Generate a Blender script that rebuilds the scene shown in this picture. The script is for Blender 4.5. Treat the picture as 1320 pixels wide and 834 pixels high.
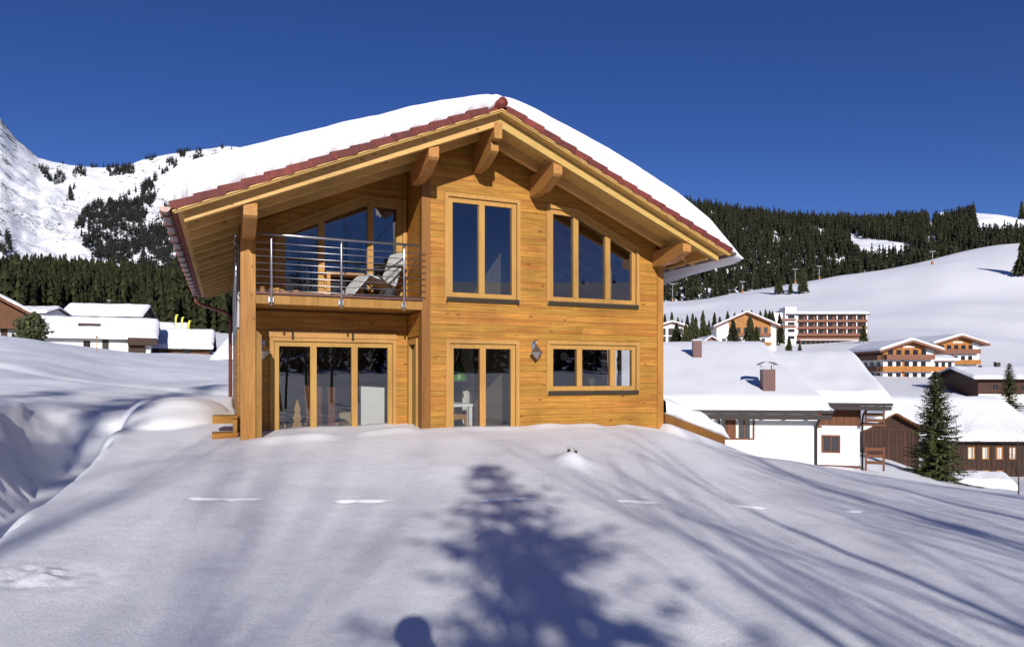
import bpy, bmesh, math, random
import numpy as np
from mathutils import Vector, Matrix

for _o in list(bpy.data.objects):
    bpy.data.objects.remove(_o)
scene = bpy.context.scene
COL = scene.collection
R = math.radians
random.seed(7)
RNG = np.random.default_rng(11)

# ------------------------------------------------------------------ camera, sky, sun, exposure
F, CX, HY, EYE = 880.0, 660.0, 486.0, 1.6      # focal length and horizon in photo pixels, eye height
cam_d = bpy.data.cameras.new('camera')
cam_d.sensor_width = 36.0
cam_d.lens = 36.0 * F / 1320.0
cam_d.shift_y = (HY - 417.0) / 1320.0
cam_d.clip_start = 0.05
cam_d.clip_end = 12000
cam = bpy.data.objects.new('camera', cam_d)
cam.location = (0, 0, EYE)
cam.rotation_euler = (R(90), 0, 0)
COL.objects.link(cam)
scene.camera = cam

TANE = 0.375                                            # sun height over its run along Y
LDIR = Vector((-0.142, 1.0, -TANE)).normalized()      # the way sunlight travels
world = bpy.data.worlds.new('World')
scene.world = world
world.use_nodes = True
wn = world.node_tree.nodes
wl = world.node_tree.links
bg = wn['Background']
sky = wn.new('ShaderNodeTexSky')
sky.sky_type = 'NISHITA'
sky.sun_disc = False
sky.sun_elevation = math.asin(-LDIR.z)
sky.sun_rotation = math.atan2(-LDIR.x, -LDIR.y)
sky.altitude = 2500
sky.air_density = 0.75
sky.dust_density = 0.0
sky.ozone_density = 2.0
hs = wn.new('ShaderNodeHueSaturation')
hs.inputs['Saturation'].default_value = 1.24
hs.inputs['Hue'].default_value = 0.519
hs.inputs['Value'].default_value = 0.72
wl.new(sky.outputs[0], hs.inputs['Color'])
wl.new(hs.outputs[0], bg.inputs['Color'])
bg.inputs['Strength'].default_value = 0.118

sun_d = bpy.data.lights.new('sun', 'SUN')
sun_d.energy = 4.5
sun_d.angle = R(0.53)
sun_d.color = (1.0, 0.95, 0.905)
sun = bpy.data.objects.new('sun', sun_d)
sun.rotation_euler = LDIR.to_track_quat('-Z', 'Y').to_euler()
sun.location = (10, -60, 40)
COL.objects.link(sun)

vs = scene.view_settings
vs.view_transform = 'Standard'
vs.look = 'None'
vs.gamma = 1.0
vs.use_curve_mapping = False
vs.exposure = 0.19
scene.cycles.max_bounces = 8
scene.cycles.transparent_max_bounces = 12
scene.cycles.caustics_reflective = False
scene.cycles.caustics_refractive = False

# ------------------------------------------------------------------ house frame, pixel helpers
TH = math.atan2(370, 880)
OX, OY = (545 - CX) / F * 12.0, 12.0
UX, UY = math.cos(TH), math.sin(TH)

def h2w(u, w):
    return OX + u * UX - w * UY, OY + u * UY + w * UX

def w2h(X, Y):
    return (X - OX) * UX + (Y - OY) * UY, -(X - OX) * UY + (Y - OY) * UX

def at(px, py, Y):
    return (px - CX) / F * Y, Y, EYE + (HY - py) / F * Y

# ------------------------------------------------------------------ material helpers
def nodes_of(name):
    m = bpy.data.materials.new(name)
    m.use_nodes = True
    nt = m.node_tree
    return m, nt, nt.nodes['Principled BSDF'], nt.nodes.new, nt.links.new

def ramp(nt, pts):
    r = nt.nodes.new('ShaderNodeValToRGB')
    e = r.color_ramp.elements
    while len(e) < len(pts):
        e.new(0.5)
    for k, (p, c) in enumerate(pts):
        e[k].position = p
        e[k].color = (c[0], c[1], c[2], 1)
    return r

def plain(name, col, rough=0.6, metal=0.0, var=0.12, scale=6.0, bump=0.0, bscale=40.0, rnd=0.0):
    """one colour with soft mottling and, if asked, fine relief"""
    m, nt, b, N, L = nodes_of(name)
    geo = N('ShaderNodeNewGeometry')
    nz = N('ShaderNodeTexNoise')
    nz.inputs['Scale'].default_value = scale
    nz.inputs['Detail'].default_value = 5
    L(geo.outputs['Position'], nz.inputs['Vector'])
    lo = [c * (1 - var) for c in col]
    hi = [min(1, c * (1 + var)) for c in col]
    r = ramp(nt, [(0.3, lo), (0.7, hi)])
    L(nz.outputs['Fac'], r.inputs['Fac'])
    out = r.outputs['Color']
    if rnd:
        oi = N('ShaderNodeObjectInfo'); ma = N('ShaderNodeMath'); ma.operation = 'MULTIPLY_ADD'
        ma.inputs[1].default_value = rnd; ma.inputs[2].default_value = 1 - rnd / 2
        hv = N('ShaderNodeHueSaturation'); L(oi.outputs['Random'], ma.inputs[0]); L(ma.outputs[0], hv.inputs['Value']); L(out, hv.inputs['Color'])
        out = hv.outputs[0]
    L(out, b.inputs['Base Color'])
    b.inputs['Roughness'].default_value = rough
    b.inputs['Metallic'].default_value = metal
    if bump:
        n2 = N('ShaderNodeTexNoise')
        n2.inputs['Scale'].default_value = bscale
        n2.inputs['Detail'].default_value = 4
        L(geo.outputs['Position'], n2.inputs['Vector'])
        bp = N('ShaderNodeBump')
        bp.inputs['Strength'].default_value = bump
        bp.inputs['Distance'].default_value = 0.02
        L(n2.outputs['Fac'], bp.inputs['Height'])
        L(bp.outputs['Normal'], b.inputs['Normal'])
    return m

def wood(name, dark, light, grain='u', rough=0.55, rnd=0.35, knots=True, rot=TH, fine=1.0, red=None):
    """sawn timber: stretched grain, knots, every piece its own tone"""
    m, nt, b, N, L = nodes_of(name)
    geo = N('ShaderNodeNewGeometry')
    vr = N('ShaderNodeVectorRotate')
    vr.rotation_type = 'Z_AXIS'
    vr.inputs['Angle'].default_value = -rot
    L(geo.outputs['Position'], vr.inputs['Vector'])
    oi = N('ShaderNodeObjectInfo')
    off = N('ShaderNodeVectorMath'); off.operation = 'SCALE'
    cmb = N('ShaderNodeCombineXYZ')
    cmb.inputs[0].default_value = 37; cmb.inputs[1].default_value = 11; cmb.inputs[2].default_value = 23
    L(cmb.outputs[0], off.inputs[0])
    L(oi.outputs['Random'], off.inputs['Scale'])
    add = N('ShaderNodeVectorMath'); add.operation = 'ADD'
    L(vr.outputs[0], add.inputs[0]); L(off.outputs[0], add.inputs[1])
    mp = N('ShaderNodeMapping')
    s = {'u': (1.1, 22, 22), 'z': (22, 22, 1.1), 'w': (22, 1.1, 22)}[grain]
    mp.inputs['Scale'].default_value = tuple(x * fine for x in s)
    L(add.outputs[0], mp.inputs['Vector'])
    nz = N('ShaderNodeTexNoise')
    nz.inputs['Scale'].default_value = 1.0
    nz.inputs['Detail'].default_value = 7
    nz.inputs['Roughness'].default_value = 0.62
    nz.inputs['Distortion'].default_value = 0.6
    L(mp.outputs[0], nz.inputs['Vector'])
    mid = [(a + c) / 2 for a, c in zip(dark, light)]
    r = ramp(nt, [(0.28, dark), (0.5, mid), (0.72, light)])
    L(nz.outputs['Fac'], r.inputs['Fac'])
    # per piece tone
    ma = N('ShaderNodeMath'); ma.operation = 'MULTIPLY_ADD'
    ma.inputs[1].default_value = rnd; ma.inputs[2].default_value = 1 - rnd / 2
    L(oi.outputs['Random'], ma.inputs[0])
    hsv = N('ShaderNodeHueSaturation')
    L(ma.outputs[0], hsv.inputs['Value'])
    ms = N('ShaderNodeMath'); ms.operation = 'MULTIPLY_ADD'
    ms.inputs[1].default_value = -0.014; ms.inputs[2].default_value = 0.508
    L(oi.outputs['Random'], ms.inputs[0]); L(ms.outputs[0], hsv.inputs['Hue'])
    L(r.outputs['Color'], hsv.inputs['Color'])
    out = hsv.outputs[0]
    if red is not None:
        # some boards have redder heartwood streaks
        n3 = N('ShaderNodeTexNoise'); n3.inputs['Scale'].default_value = 1.0
        m3 = N('ShaderNodeMapping')
        m3.inputs['Scale'].default_value = {'u': (0.55, 3, 5.5), 'z': (4, 4, 0.6), 'w': (4, .6, 4)}[grain]
        L(add.outputs[0], m3.inputs['Vector']); L(m3.outputs[0], n3.inputs['Vector'])
        r3 = ramp(nt, [(0.52, (0, 0, 0)), (0.68, (1, 1, 1))])
        L(n3.outputs['Fac'], r3.inputs['Fac'])
        mx = N('ShaderNodeMix'); mx.data_type = 'RGBA'
        mul = N('ShaderNodeMath'); mul.operation = 'MULTIPLY'; mul.inputs[1].default_value = 0.7
        L(r3.outputs[0], mul.inputs[0]); L(mul.outputs[0], mx.inputs[0])
        L(out, mx.inputs[6]); mx.inputs[7].default_value = (*red, 1)
        out = mx.outputs[2]
    if knots:
        vo = N('ShaderNodeTexVoronoi'); vo.inputs['Scale'].default_value = 1.0
        mk = N('ShaderNodeMapping')
        mk.inputs['Scale'].default_value = {'u': (2.6, 5, 6.0), 'z': (8, 8, 4.2), 'w': (6, 2.6, 6)}[grain]
        L(add.outputs[0], mk.inputs['Vector']); L(mk.outputs[0], vo.inputs['Vector'])
        rk = ramp(nt, [(0.07, (1, 1, 1)), (0.13, (0, 0, 0))])
        L(vo.outputs['Distance'], rk.inputs['Fac'])
        mx = N('ShaderNodeMix'); mx.data_type = 'RGBA'
        mul = N('ShaderNodeMath'); mul.operation = 'MULTIPLY'; mul.inputs[1].default_value = 0.75
        L(rk.outputs[0], mul.inputs[0]); L(mul.outputs[0], mx.inputs[0])
        L(out, mx.inputs[6]); mx.inputs[7].default_value = (dark[0] * .42, dark[1] * .33, dark[2] * .3, 1)
        out = mx.outputs[2]
    # broad weathering: sun-bleached and damp zones
    n6 = N('ShaderNodeTexNoise'); n6.inputs['Scale'].default_value = 0.9; n6.inputs['Detail'].default_value = 6; n6.inputs['Roughness'].default_value = .65
    m6 = N('ShaderNodeMapping'); m6.inputs['Scale'].default_value = (1, 1, .55); L(vr.outputs[0], m6.inputs['Vector']); L(m6.outputs[0], n6.inputs['Vector'])
    r6 = ramp(nt, [(0.25, (.62, .60, .58)), (0.5, (1, 1, 1)), (0.78, (1.18, 1.16, 1.12))]); L(n6.outputs['Fac'], r6.inputs['Fac'])
    mw = N('ShaderNodeMix'); mw.data_type = 'RGBA'; mw.blend_type = 'MULTIPLY'; mw.inputs[0].default_value = .8
    L(out, mw.inputs[6]); L(r6.outputs[0], mw.inputs[7]); out = mw.outputs[2]
    L(out, b.inputs['Base Color'])
    b.inputs['Roughness'].default_value = rough
    b.inputs['Specular IOR Level'].default_value = 0.25
    bp = N('ShaderNodeBump'); bp.inputs['Strength'].default_value = 0.35; bp.inputs['Distance'].default_value = 0.006
    L(nz.outputs['Fac'], bp.inputs['Height']); L(bp.outputs[0], b.inputs['Normal'])
    return m

def snow_mat(name, fine=True, big=0.0):
    m, nt, b, N, L = nodes_of(name)
    geo = N('ShaderNodeNewGeometry')
    n1 = N('ShaderNodeTexNoise'); n1.inputs['Scale'].default_value = 0.8; n1.inputs['Detail'].default_value = 4
    L(geo.outputs['Position'], n1.inputs['Vector'])
    r = ramp(nt, [(0.3, (0.88, 0.885, 0.91)), (0.7, (0.93, 0.935, 0.95))])
    L(n1.outputs['Fac'], r.inputs['Fac'])
    L(r.outputs[0], b.inputs['Base Color'])
    if fine:   # sparkle and shading of loose grains, painted into the base colour
        ng = N('ShaderNodeTexNoise'); ng.inputs['Scale'].default_value = 48; ng.inputs['Detail'].default_value = 3; ng.inputs['Roughness'].default_value = .8
        L(geo.outputs['Position'], ng.inputs['Vector'])
        rg_ = ramp(nt, [(0.32, (.80, .80, .82)), (0.5, (.97, .97, .97)), (0.66, (1.0, 1.0, 1.0))]); L(ng.outputs['Fac'], rg_.inputs['Fac'])
        mg = N('ShaderNodeMix'); mg.data_type = 'RGBA'; mg.blend_type = 'MULTIPLY'; mg.inputs[0].default_value = 1.0
        L(r.outputs[0], mg.inputs[6]); L(rg_.outputs[0], mg.inputs[7]); L(mg.outputs[2], b.inputs['Base Color'])
    b.inputs['Roughness'].default_value = 0.6
    b.inputs['Specular IOR Level'].default_value = 0.25
    if fine:
        n2 = N('ShaderNodeTexNoise'); n2.inputs['Scale'].default_value = 55; n2.inputs['Detail'].default_value = 5; n2.inputs['Roughness'].default_value = 0.75
        L(geo.outputs['Position'], n2.inputs['Vector'])
        n4 = N('ShaderNodeTexNoise'); n4.inputs['Scale'].default_value = 5; n4.inputs['Detail'].default_value = 6
        L(geo.outputs['Position'], n4.inputs['Vector'])
        b1 = N('ShaderNodeBump'); b1.inputs['Strength'].default_value = 0.6; b1.inputs['Distance'].default_value = 0.014
        L(n2.outputs['Fac'], b1.inputs['Height'])
        b2 = N('ShaderNodeBump'); b2.inputs['Strength'].default_value = 0.22; b2.inputs['Distance'].default_value = 0.04
        L(n4.outputs['Fac'], b2.inputs['Height']); L(b1.outputs[0], b2.inputs['Normal'])
        L(b2.outputs[0], b.inputs['Normal'])
    return m

def glass_mat(name, tint=(0.88, 0.89, 0.88), refl=0.05):
    m = bpy.data.materials.new(name)
    m.use_nodes = True
    nt = m.node_tree
    nt.nodes.remove(nt.nodes['Principled BSDF'])
    out = nt.nodes['Material Output']
    t = nt.nodes.new('ShaderNodeBsdfTransparent'); t.inputs[0].default_value = (*tint, 1)
    g = nt.nodes.new('ShaderNodeBsdfGlossy'); g.inputs['Roughness'].default_value = 0.0
    g.inputs[0].default_value = (0.95, 0.97, 1, 1)
    lw = nt.nodes.new('ShaderNodeFresnel'); lw.inputs['IOR'].default_value = 1.5
    a = nt.nodes.new('ShaderNodeMath'); a.operation = 'ADD'; a.use_clamp = True
    a.inputs[1].default_value = refl
    mx = nt.nodes.new('ShaderNodeMixShader')
    L = nt.links.new
    L(lw.outputs[0], a.inputs[0]); L(a.outputs[0], mx.inputs[0])
    L(t.outputs[0], mx.inputs[1]); L(g.outputs[0], mx.inputs[2]); L(mx.outputs[0], out.inputs['Surface'])
    return m

M = {}
M['snow'] = snow_mat('snow')
M['snow_far'] = snow_mat('snow_far', fine=False)
M['larch'] = wood('larch_cladding', (0.24, 0.10, 0.0135), (0.52, 0.257, 0.047), 'u', red=(0.29, 0.10, 0.017), rnd=.25, fine=1.5)
M['larch_z'] = wood('larch_upright', (0.26, 0.115, 0.022), (0.41, 0.21, 0.052), 'z')
M['larch_red'] = wood('larch_reddish', (0.19, 0.072, 0.016), (0.29, 0.12, 0.030), 'z', knots=False)
M['frame'] = wood('window_wood', (0.37, 0.19, 0.046), (0.46, 0.26, 0.075), 'z', knots=False, rnd=0.12)
M['rafter'] = wood('pale_spruce', (0.46, 0.275, 0.08), (0.58, 0.38, 0.13), 'u', rnd=0.18)
M['purlin'] = wood('purlin_timber', (0.32, 0.14, 0.036), (0.46, 0.235, 0.07), 'w', rnd=0.15)
M['soffit'] = wood('soffit_boards', (0.50, 0.28, 0.08), (0.62, 0.38, 0.125), 'w', rnd=0.1)
M['tile'] = plain('red_roof_tile', (0.135, 0.021, 0.014), 0.7, var=0.3, scale=9, rnd=.5)
M['steel'] = plain('stainless_steel', (0.45, 0.45, 0.47), 0.38, 1.0, var=0.05)
M['gutter'] = plain('copper_brown_gutter', (0.16, 0.10, 0.09), 0.38, 0.6, var=0.25, scale=9)
M['copper'] = plain('copper_pipe', (0.22, 0.07, 0.045), 0.42, 0.6, var=0.2, scale=9)
M['dark'] = plain('dark_sill', (0.035, 0.025, 0.011), 0.85)
M['glass'] = glass_mat('window_glass')
M['room'] = plain('room_wall', (0.34, 0.27, 0.17), 0.8)
M['room_floor'] = plain('room_floor', (0.16, 0.085, 0.04), 0.5)
M['white'] = plain('white_render', (0.80, 0.79, 0.77), 0.8, var=0.03, scale=1.5)
M['darkwood'] = wood('dark_weathered_wood', (0.022, 0.010, 0.007), (0.075, 0.031, 0.017), 'z', rnd=0.5, knots=False, rot=0)
M['brownwood'] = wood('brown_stained_wood', (0.085, 0.030, 0.011), (0.17, 0.065, 0.024), 'z', rnd=0.3, knots=False, rot=0)
M['redbrown'] = plain('red_brown_metal', (0.095, 0.030, 0.024), 0.5, var=0.15)
M['hotelwood'] = wood('hotel_wood', (0.30, 0.11, 0.022), (0.46, 0.19, 0.045), 'u', rnd=0.2, knots=False, rot=0, fine=.4)
M['hotelbrown'] = plain('hotel_brown', (0.19, 0.075, 0.038), 0.7)
M['greymetal'] = plain('grey_metal', (0.32, 0.31, 0.32), 0.5, 0.3)
M['fascia'] = plain('dark_fascia', (0.026, 0.019, 0.016), 0.7)
M['winglass'] = plain('dark_window_glass', (0.02, 0.022, 0.028), 0.08)
M['curtain'] = plain('net_curtain', (0.62, 0.60, 0.55), 0.9)
M['yellow'] = plain('yellow_banner', (0.78, 0.75, 0.05), 0.7)
M['spruce'] = plain('spruce_needles', (0.066, 0.074, 0.022), 0.65, var=0.45, scale=3.0)
M['needle_far'] = plain('forest_needles', (0.026, 0.031, 0.012), 0.75, var=0.6, scale=0.16)
M['needle_mtn'] = plain('mountain_needles', (0.026, 0.030, 0.024), 0.8, var=0.4, scale=0.1)
def needles(name, col, s1, s2):
    """far conifers: tone from tree to tree and from bough to bough"""
    m, nt, b, N, L = nodes_of(name)
    geo = N('ShaderNodeNewGeometry')
    mp = N('ShaderNodeMapping'); mp.inputs['Scale'].default_value = (1, 1, .35); L(geo.outputs['Position'], mp.inputs['Vector'])
    n1 = N('ShaderNodeTexNoise'); n1.inputs['Scale'].default_value = s1; n1.inputs['Detail'].default_value = 2; L(mp.outputs[0], n1.inputs['Vector'])
    n2 = N('ShaderNodeTexNoise'); n2.inputs['Scale'].default_value = s2; n2.inputs['Detail'].default_value = 3; n2.inputs['Roughness'].default_value = .7; L(geo.outputs['Position'], n2.inputs['Vector'])
    a = N('ShaderNodeMath'); a.operation = 'MULTIPLY_ADD'; a.inputs[1].default_value = 1.3; L(n2.outputs['Fac'], a.inputs[0]); L(n1.outputs['Fac'], a.inputs[2])
    d = N('ShaderNodeMath'); d.operation = 'DIVIDE'; d.inputs[1].default_value = 2.3; L(a.outputs[0], d.inputs[0])
    r = ramp(nt, [(.36, [c * .18 for c in col]), (.5, col), (.66, [col[0] * 2.3, col[1] * 2.1, col[2] * 1.9])])
    L(d.outputs[0], r.inputs['Fac']); L(r.outputs[0], b.inputs['Base Color'])
    b.inputs['Roughness'].default_value = .8; b.inputs['Specular IOR Level'].default_value = .15
    return m
M['needle_far'] = needles('forest_needles', (0.027, 0.030, 0.011), .18, .9)
M['needle_hill'] = needles('hill_needles', (0.027, 0.028, 0.015), .12, .5)
M['needle_mtn'] = needles('mountain_needles', (0.024, 0.027, 0.022), .07, .3)
M['bark'] = plain('bark', (0.085, 0.058, 0.04), 0.85, var=0.3, scale=14)
M['black'] = plain('black_cloth', (0.02, 0.02, 0.023), 0.8)

# ------------------------------------------------------------------ object helpers
def mesh_from(name, V, Fc, mats=None, smooth=False, recalc=True):
    me = bpy.data.meshes.new(name)
    me.from_pydata([tuple(v) for v in V], [], [tuple(f) for f in Fc])
    if recalc:
        bm = bmesh.new(); bm.from_mesh(me)
        bmesh.ops.recalc_face_normals(bm, faces=bm.faces)
        bm.to_mesh(me); bm.free()
    if mats is not None:
        for m in (mats if isinstance(mats, (list, tuple)) else [mats]):
            me.materials.append(m)
    if smooth:
        me.polygons.foreach_set('use_smooth', [True] * len(me.polygons))
    me.update()
    return me

def mesh_np(name, V, T, mat, smooth=False):
    """big mesh straight from numpy arrays (T: n x 3 or n x 4)"""
    me = bpy.data.meshes.new(name)
    k = T.shape[1]
    me.vertices.add(len(V)); me.vertices.foreach_set('co', np.asarray(V, dtype=np.float32).ravel())
    me.loops.add(T.size); me.loops.foreach_set('vertex_index', T.astype(np.int32).ravel())
    me.polygons.add(len(T))
    me.polygons.foreach_set('loop_start', np.arange(0, T.size, k, dtype=np.int32))
    me.polygons.foreach_set('loop_total', np.full(len(T), k, dtype=np.int32))
    me.materials.append(mat)
    me.update(calc_edges=True)
    if smooth:
        me.polygons.foreach_set('use_smooth', np.ones(len(T), dtype=bool))
    me.validate()
    return me

def obj(name, me, parent=None, loc=(0, 0, 0), rz=0.0, scale=None):
    o = bpy.data.objects.new(name, me)
    COL.objects.link(o)
    o.parent = parent
    o.location = loc
    if rz:
        o.rotation_euler = (0, 0, rz)
    if scale:
        o.scale = scale
    return o

def tag(o, label=None, cat=None, group=None, kind=None):
    if label: o['label'] = label
    if cat: o['category'] = cat
    if group: o['group'] = group
    if kind: o['kind'] = kind
    return o

def thing(name, label, cat, loc=(0, 0, 0), rz=0.0, group=None):
    return tag(obj(name, None, None, loc, rz), label, cat, group)

_cubes = {}
def box(name, parent, x0, x1, y0, y1, z0, z1, mat, rot=None):
    """a box as a scaled shared cube"""
    key = mat.name
    if key not in _cubes:
        V = [(x, y, z) for z in (-.5, .5) for y in (-.5, .5) for x in (-.5, .5)]
        _cubes[key] = mesh_from('box_' + key, V, [(0, 2, 3, 1), (4, 5, 7, 6), (0, 1, 5, 4), (2, 6, 7, 3), (0, 4, 6, 2), (1, 3, 7, 5)], mat)
    o = obj(name, _cubes[key], parent, ((x0 + x1) / 2, (y0 + y1) / 2, (z0 + z1) / 2), 0, (abs(x1 - x0), abs(y1 - y0), abs(z1 - z0)))
    if rot: o.rotation_euler = rot
    return o

def prism_mesh(name, poly, c0, c1, mat, axis='y', smooth=False):
    """polygon extruded along an axis; poly is (x,z) for axis y, (y,z) for axis x, (x,y) for axis z"""
    n = len(poly)
    f = {'y': lambda p, c: (p[0], c, p[1]), 'x': lambda p, c: (c, p[0], p[1]), 'z': lambda p, c: (p[0], p[1], c)}[axis]
    V = [f(p, c0) for p in poly] + [f(p, c1) for p in poly]
    Fc = [tuple(range(n)), tuple(range(2 * n - 1, n - 1, -1))] + [(i, (i + 1) % n, n + (i + 1) % n, n + i) for i in range(n)]
    return mesh_from(name, V, Fc, mat, smooth)

def prism(name, parent, poly, c0, c1, mat, axis='y'):
    return obj(name, prism_mesh(name, poly, c0, c1, mat, axis), parent)

def inset(poly, d):
    """shrink a convex CCW polygon by d (scalar or per edge)"""
    n = len(poly)
    ds = d if isinstance(d, (list, tuple)) else [d] * n
    lines = []
    for i in range(n):
        (x0, y0), (x1, y1) = poly[i], poly[(i + 1) % n]
        l = math.hypot(x1 - x0, y1 - y0)
        nx, ny = -(y1 - y0) / l, (x1 - x0) / l
        lines.append((nx, ny, nx * x0 + ny * y0 + ds[i]))
    out = []
    for i in range(n):
        a, b = lines[i - 1], lines[i]
        det = a[0] * b[1] - a[1] * b[0]
        out.append(((a[2] * b[1] - a[1] * b[2]) / det, (a[0] * b[2] - a[2] * b[0]) / det))
    return out

def ring(name, parent, outer, inner, y0, y1, mat):
    n = len(outer)
    V = [(p[0], y0, p[1]) for p in outer] + [(p[0], y0, p[1]) for p in inner] + [(p[0], y1, p[1]) for p in outer] + [(p[0], y1, p[1]) for p in inner]
    Fc = []
    for i in range(n):
        j = (i + 1) % n
        Fc += [(i, j, n + j, n + i), (2 * n + j, 2 * n + i, 3 * n + i, 3 * n + j), (i, 2 * n + i, 2 * n + j, j), (n + j, 3 * n + j, 3 * n + i, n + i)]
    return obj(name, mesh_from(name, V, Fc, mat), parent)

def tube_mesh(name, pts, rad, mat, n=8, cap=True):
    """tube along a polyline; rad may be a list"""
    pts = [Vector(p) for p in pts]
    rs = rad if isinstance(rad, (list, tuple)) else [rad] * len(pts)
    V, Fc = [], []
    ref = Vector((0, 0, 1))
    for i, p in enumerate(pts):
        d = (pts[min(i + 1, len(pts) - 1)] - pts[max(i - 1, 0)]).normalized()
        a = d.cross(ref if abs(d.z) < 0.95 else Vector((1, 0, 0))).normalized()
        b = d.cross(a)
        for k in range(n):
            t = 2 * math.pi * k / n
            V.append(p + (a * math.cos(t) + b * math.sin(t)) * rs[i])
    for i in range(len(pts) - 1):
        for k in range(n):
            Fc.append((i * n + k, i * n + (k + 1) % n, (i + 1) * n + (k + 1) % n, (i + 1) * n + k))
    if cap:
        Fc += [tuple(range(n))[::-1], tuple(range((len(pts) - 1) * n, len(pts) * n))]
    return mesh_from(name, V, Fc, mat, True)

def tube(name, parent, pts, rad, mat, n=8):
    return obj(name, tube_mesh(name, pts, rad, mat, n), parent)

def copy_tree(o, parent=None):
    c = o.copy(); COL.objects.link(c); c.parent = parent
    for ch in list(o.children):
        copy_tree(ch, c)
    return c

def vnoise(x, y, seed=0):
    """smooth value noise, vectorised, about -1..1"""
    xi = np.floor(x).astype(np.int64); yi = np.floor(y).astype(np.int64)
    fx = x - xi; fy = y - yi
    fx = fx * fx * fx * (fx * (fx * 6 - 15) + 10); fy = fy * fy * fy * (fy * (fy * 6 - 15) + 10)
    def hsh(a, b):
        h = (a * 374761393 + b * 668265263 + seed * 1442695041) & 0xFFFFFFFF
        h = ((h ^ (h >> 13)) * 1274126177) & 0xFFFFFFFF
        return ((h ^ (h >> 16)) & 0xFFFF) / 32767.5 - 1
    return (hsh(xi, yi) * (1 - fx) + hsh(xi + 1, yi) * fx) * (1 - fy) + (hsh(xi, yi + 1) * (1 - fx) + hsh(xi + 1, yi + 1) * fx) * fy

def fbm(x, y, oct=4, seed=0):
    s, a = 0, 1.0
    for k in range(oct):
        s = s + a * vnoise(x * 2 ** k, y * 2 ** k, seed + k); a *= 0.5
    return s
# ------------------------------------------------------------------ terrain
def sstep(a, b, x):
    t = np.clip((x - a) / (b - a), 0, 1)
    return t * t * (3 - 2 * t)

_cols = [  # photo column -> (depth, height) down the line of sight
    (-900, [(4, .2), (10, .8), (20, 2), (50, 6), (100, 9), (300, 30), (700, 110), (1500, 200), (4000, 220)]),
    (0, [(4, .08), (7, .30), (10.7, .80), (16, 1.2), (25, 2.2), (45, 4.5), (60, 5.0), (95, 6.0), (130, 8), (300, 30), (700, 102), (1300, 200), (4000, 210)]),
    (150, [(4, .03), (7, .25), (10, .5), (13, .75), (18, 1.0), (25, 1.5), (35, 2.4), (50, 3.5), (70, 4.2), (95, 4.9), (130, 7), (300, 28), (700, 96), (1300, 200), (4000, 210)]),
    (300, [(4, 0), (8, .3), (11, .62), (14, .8), (18, .95), (28, 1.4), (45, 2.4), (80, 3.2), (130, 6), (300, 26), (700, 84), (1300, 180), (4000, 200)]),
    (545, [(4, 0), (8, .3), (11.5, .68), (14, .75), (20, .9), (45, 1.5), (100, 3), (300, 20), (700, 80), (1300, 100), (4000, 110)]),
    (700, [(4, 0), (8, .3), (12, .68), (13.5, .7), (20, .3), (45, -1), (100, 1), (300, 15), (700, 80), (1300, 70), (4000, 80)]),
    (852, [(4, 0), (8, .22), (11, .47), (13.7, .62), (16, .2), (20, -.7), (30, -2.2), (45, -2.5), (100, 0), (200, 8), (300, 20), (450, 42), (700, 80), (800, 70), (4000, 60)]),
    (950, [(4, 0), (8, .12), (11, .2), (13, .21), (16, -.35), (20, -1.2), (30, -2.6), (40, -3), (100, -1), (200, 6), (300, 17), (450, 42), (700, 90), (800, 80), (4000, 60)]),
    (1100, [(4, 0), (7, .02), (10, -.02), (13, -.18), (16, -.7), (20, -1.6), (30, -2.9), (40, -3.3), (60, -4.5), (100, -2), (150, 2.0), (220, 8), (300, 16), (450, 46), (700, 111), (800, 104), (4000, 60)]),
    (1230, [(4, 0), (7, 0), (10, -.1), (12, -.3), (15, -.9), (20, -2), (30, -3.8), (45, -5.2), (72, -9.2), (90, -5), (110, -1.4), (150, 1.6), (220, 8), (300, 17), (450, 50), (700, 134), (800, 126), (4000, 60)]),
    (1320, [(4, 0), (7, -.02), (9, -.12), (11, -.33), (14, -.9), (20, -2.3), (30, -4.4), (45, -6), (72, -9.6), (90, -6), (115, -2.2), (150, .5), (220, 6), (300, 17), (450, 53), (700, 150), (800, 142), (4000, 60)]),
    (1600, [(4, 0), (7, -.1), (9, -.2), (14, -1), (20, -2.3), (45, -6), (72, -8), (115, -3), (220, 6), (300, 17), (450, 55), (700, 150), (800, 145), (4000, 60)]),
    (2400, [(4, -.05), (10, -.3), (20, -1.5), (45, -4), (100, -4), (300, 15), (700, 80), (1500, 150), (4000, 160)]),
]
_back = [(4, 0), (10, .05), (30, .8), (60, 2.2), (150, 12), (500, 66), (900, 125), (1500, 150), (4000, 160)]
LR = np.linspace(math.log(0.2), math.log(4500), 520)
_az, _prof = [], []
for px, pts in _cols:
    a = math.atan((px - CX) / F)
    r = np.array([0.2, 1.0] + [p[0] / math.cos(a) for p in pts]); z = np.array([0, 0] + [p[1] for p in pts])
    _az.append(a); _prof.append(np.interp(LR, np.log(r), z))
for a in (R(95), R(135), R(180), R(-95), R(-135), R(-180)):
    r = np.array([.2, 1.0] + [p[0] for p in _back]); z = np.array([0, 0] + [p[1] for p in _back])
    _az.append(a); _prof.append(np.interp(LR, np.log(r), z))
_o = np.argsort(_az); _az = np.array(_az)[_o]; _prof = np.array(_prof)[_o]
AZ = np.linspace(-math.pi, math.pi, 721)
TAB = np.array([np.interp(AZ, _az, _prof[:, k]) for k in range(len(LR))]).T      # az x lr
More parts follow.
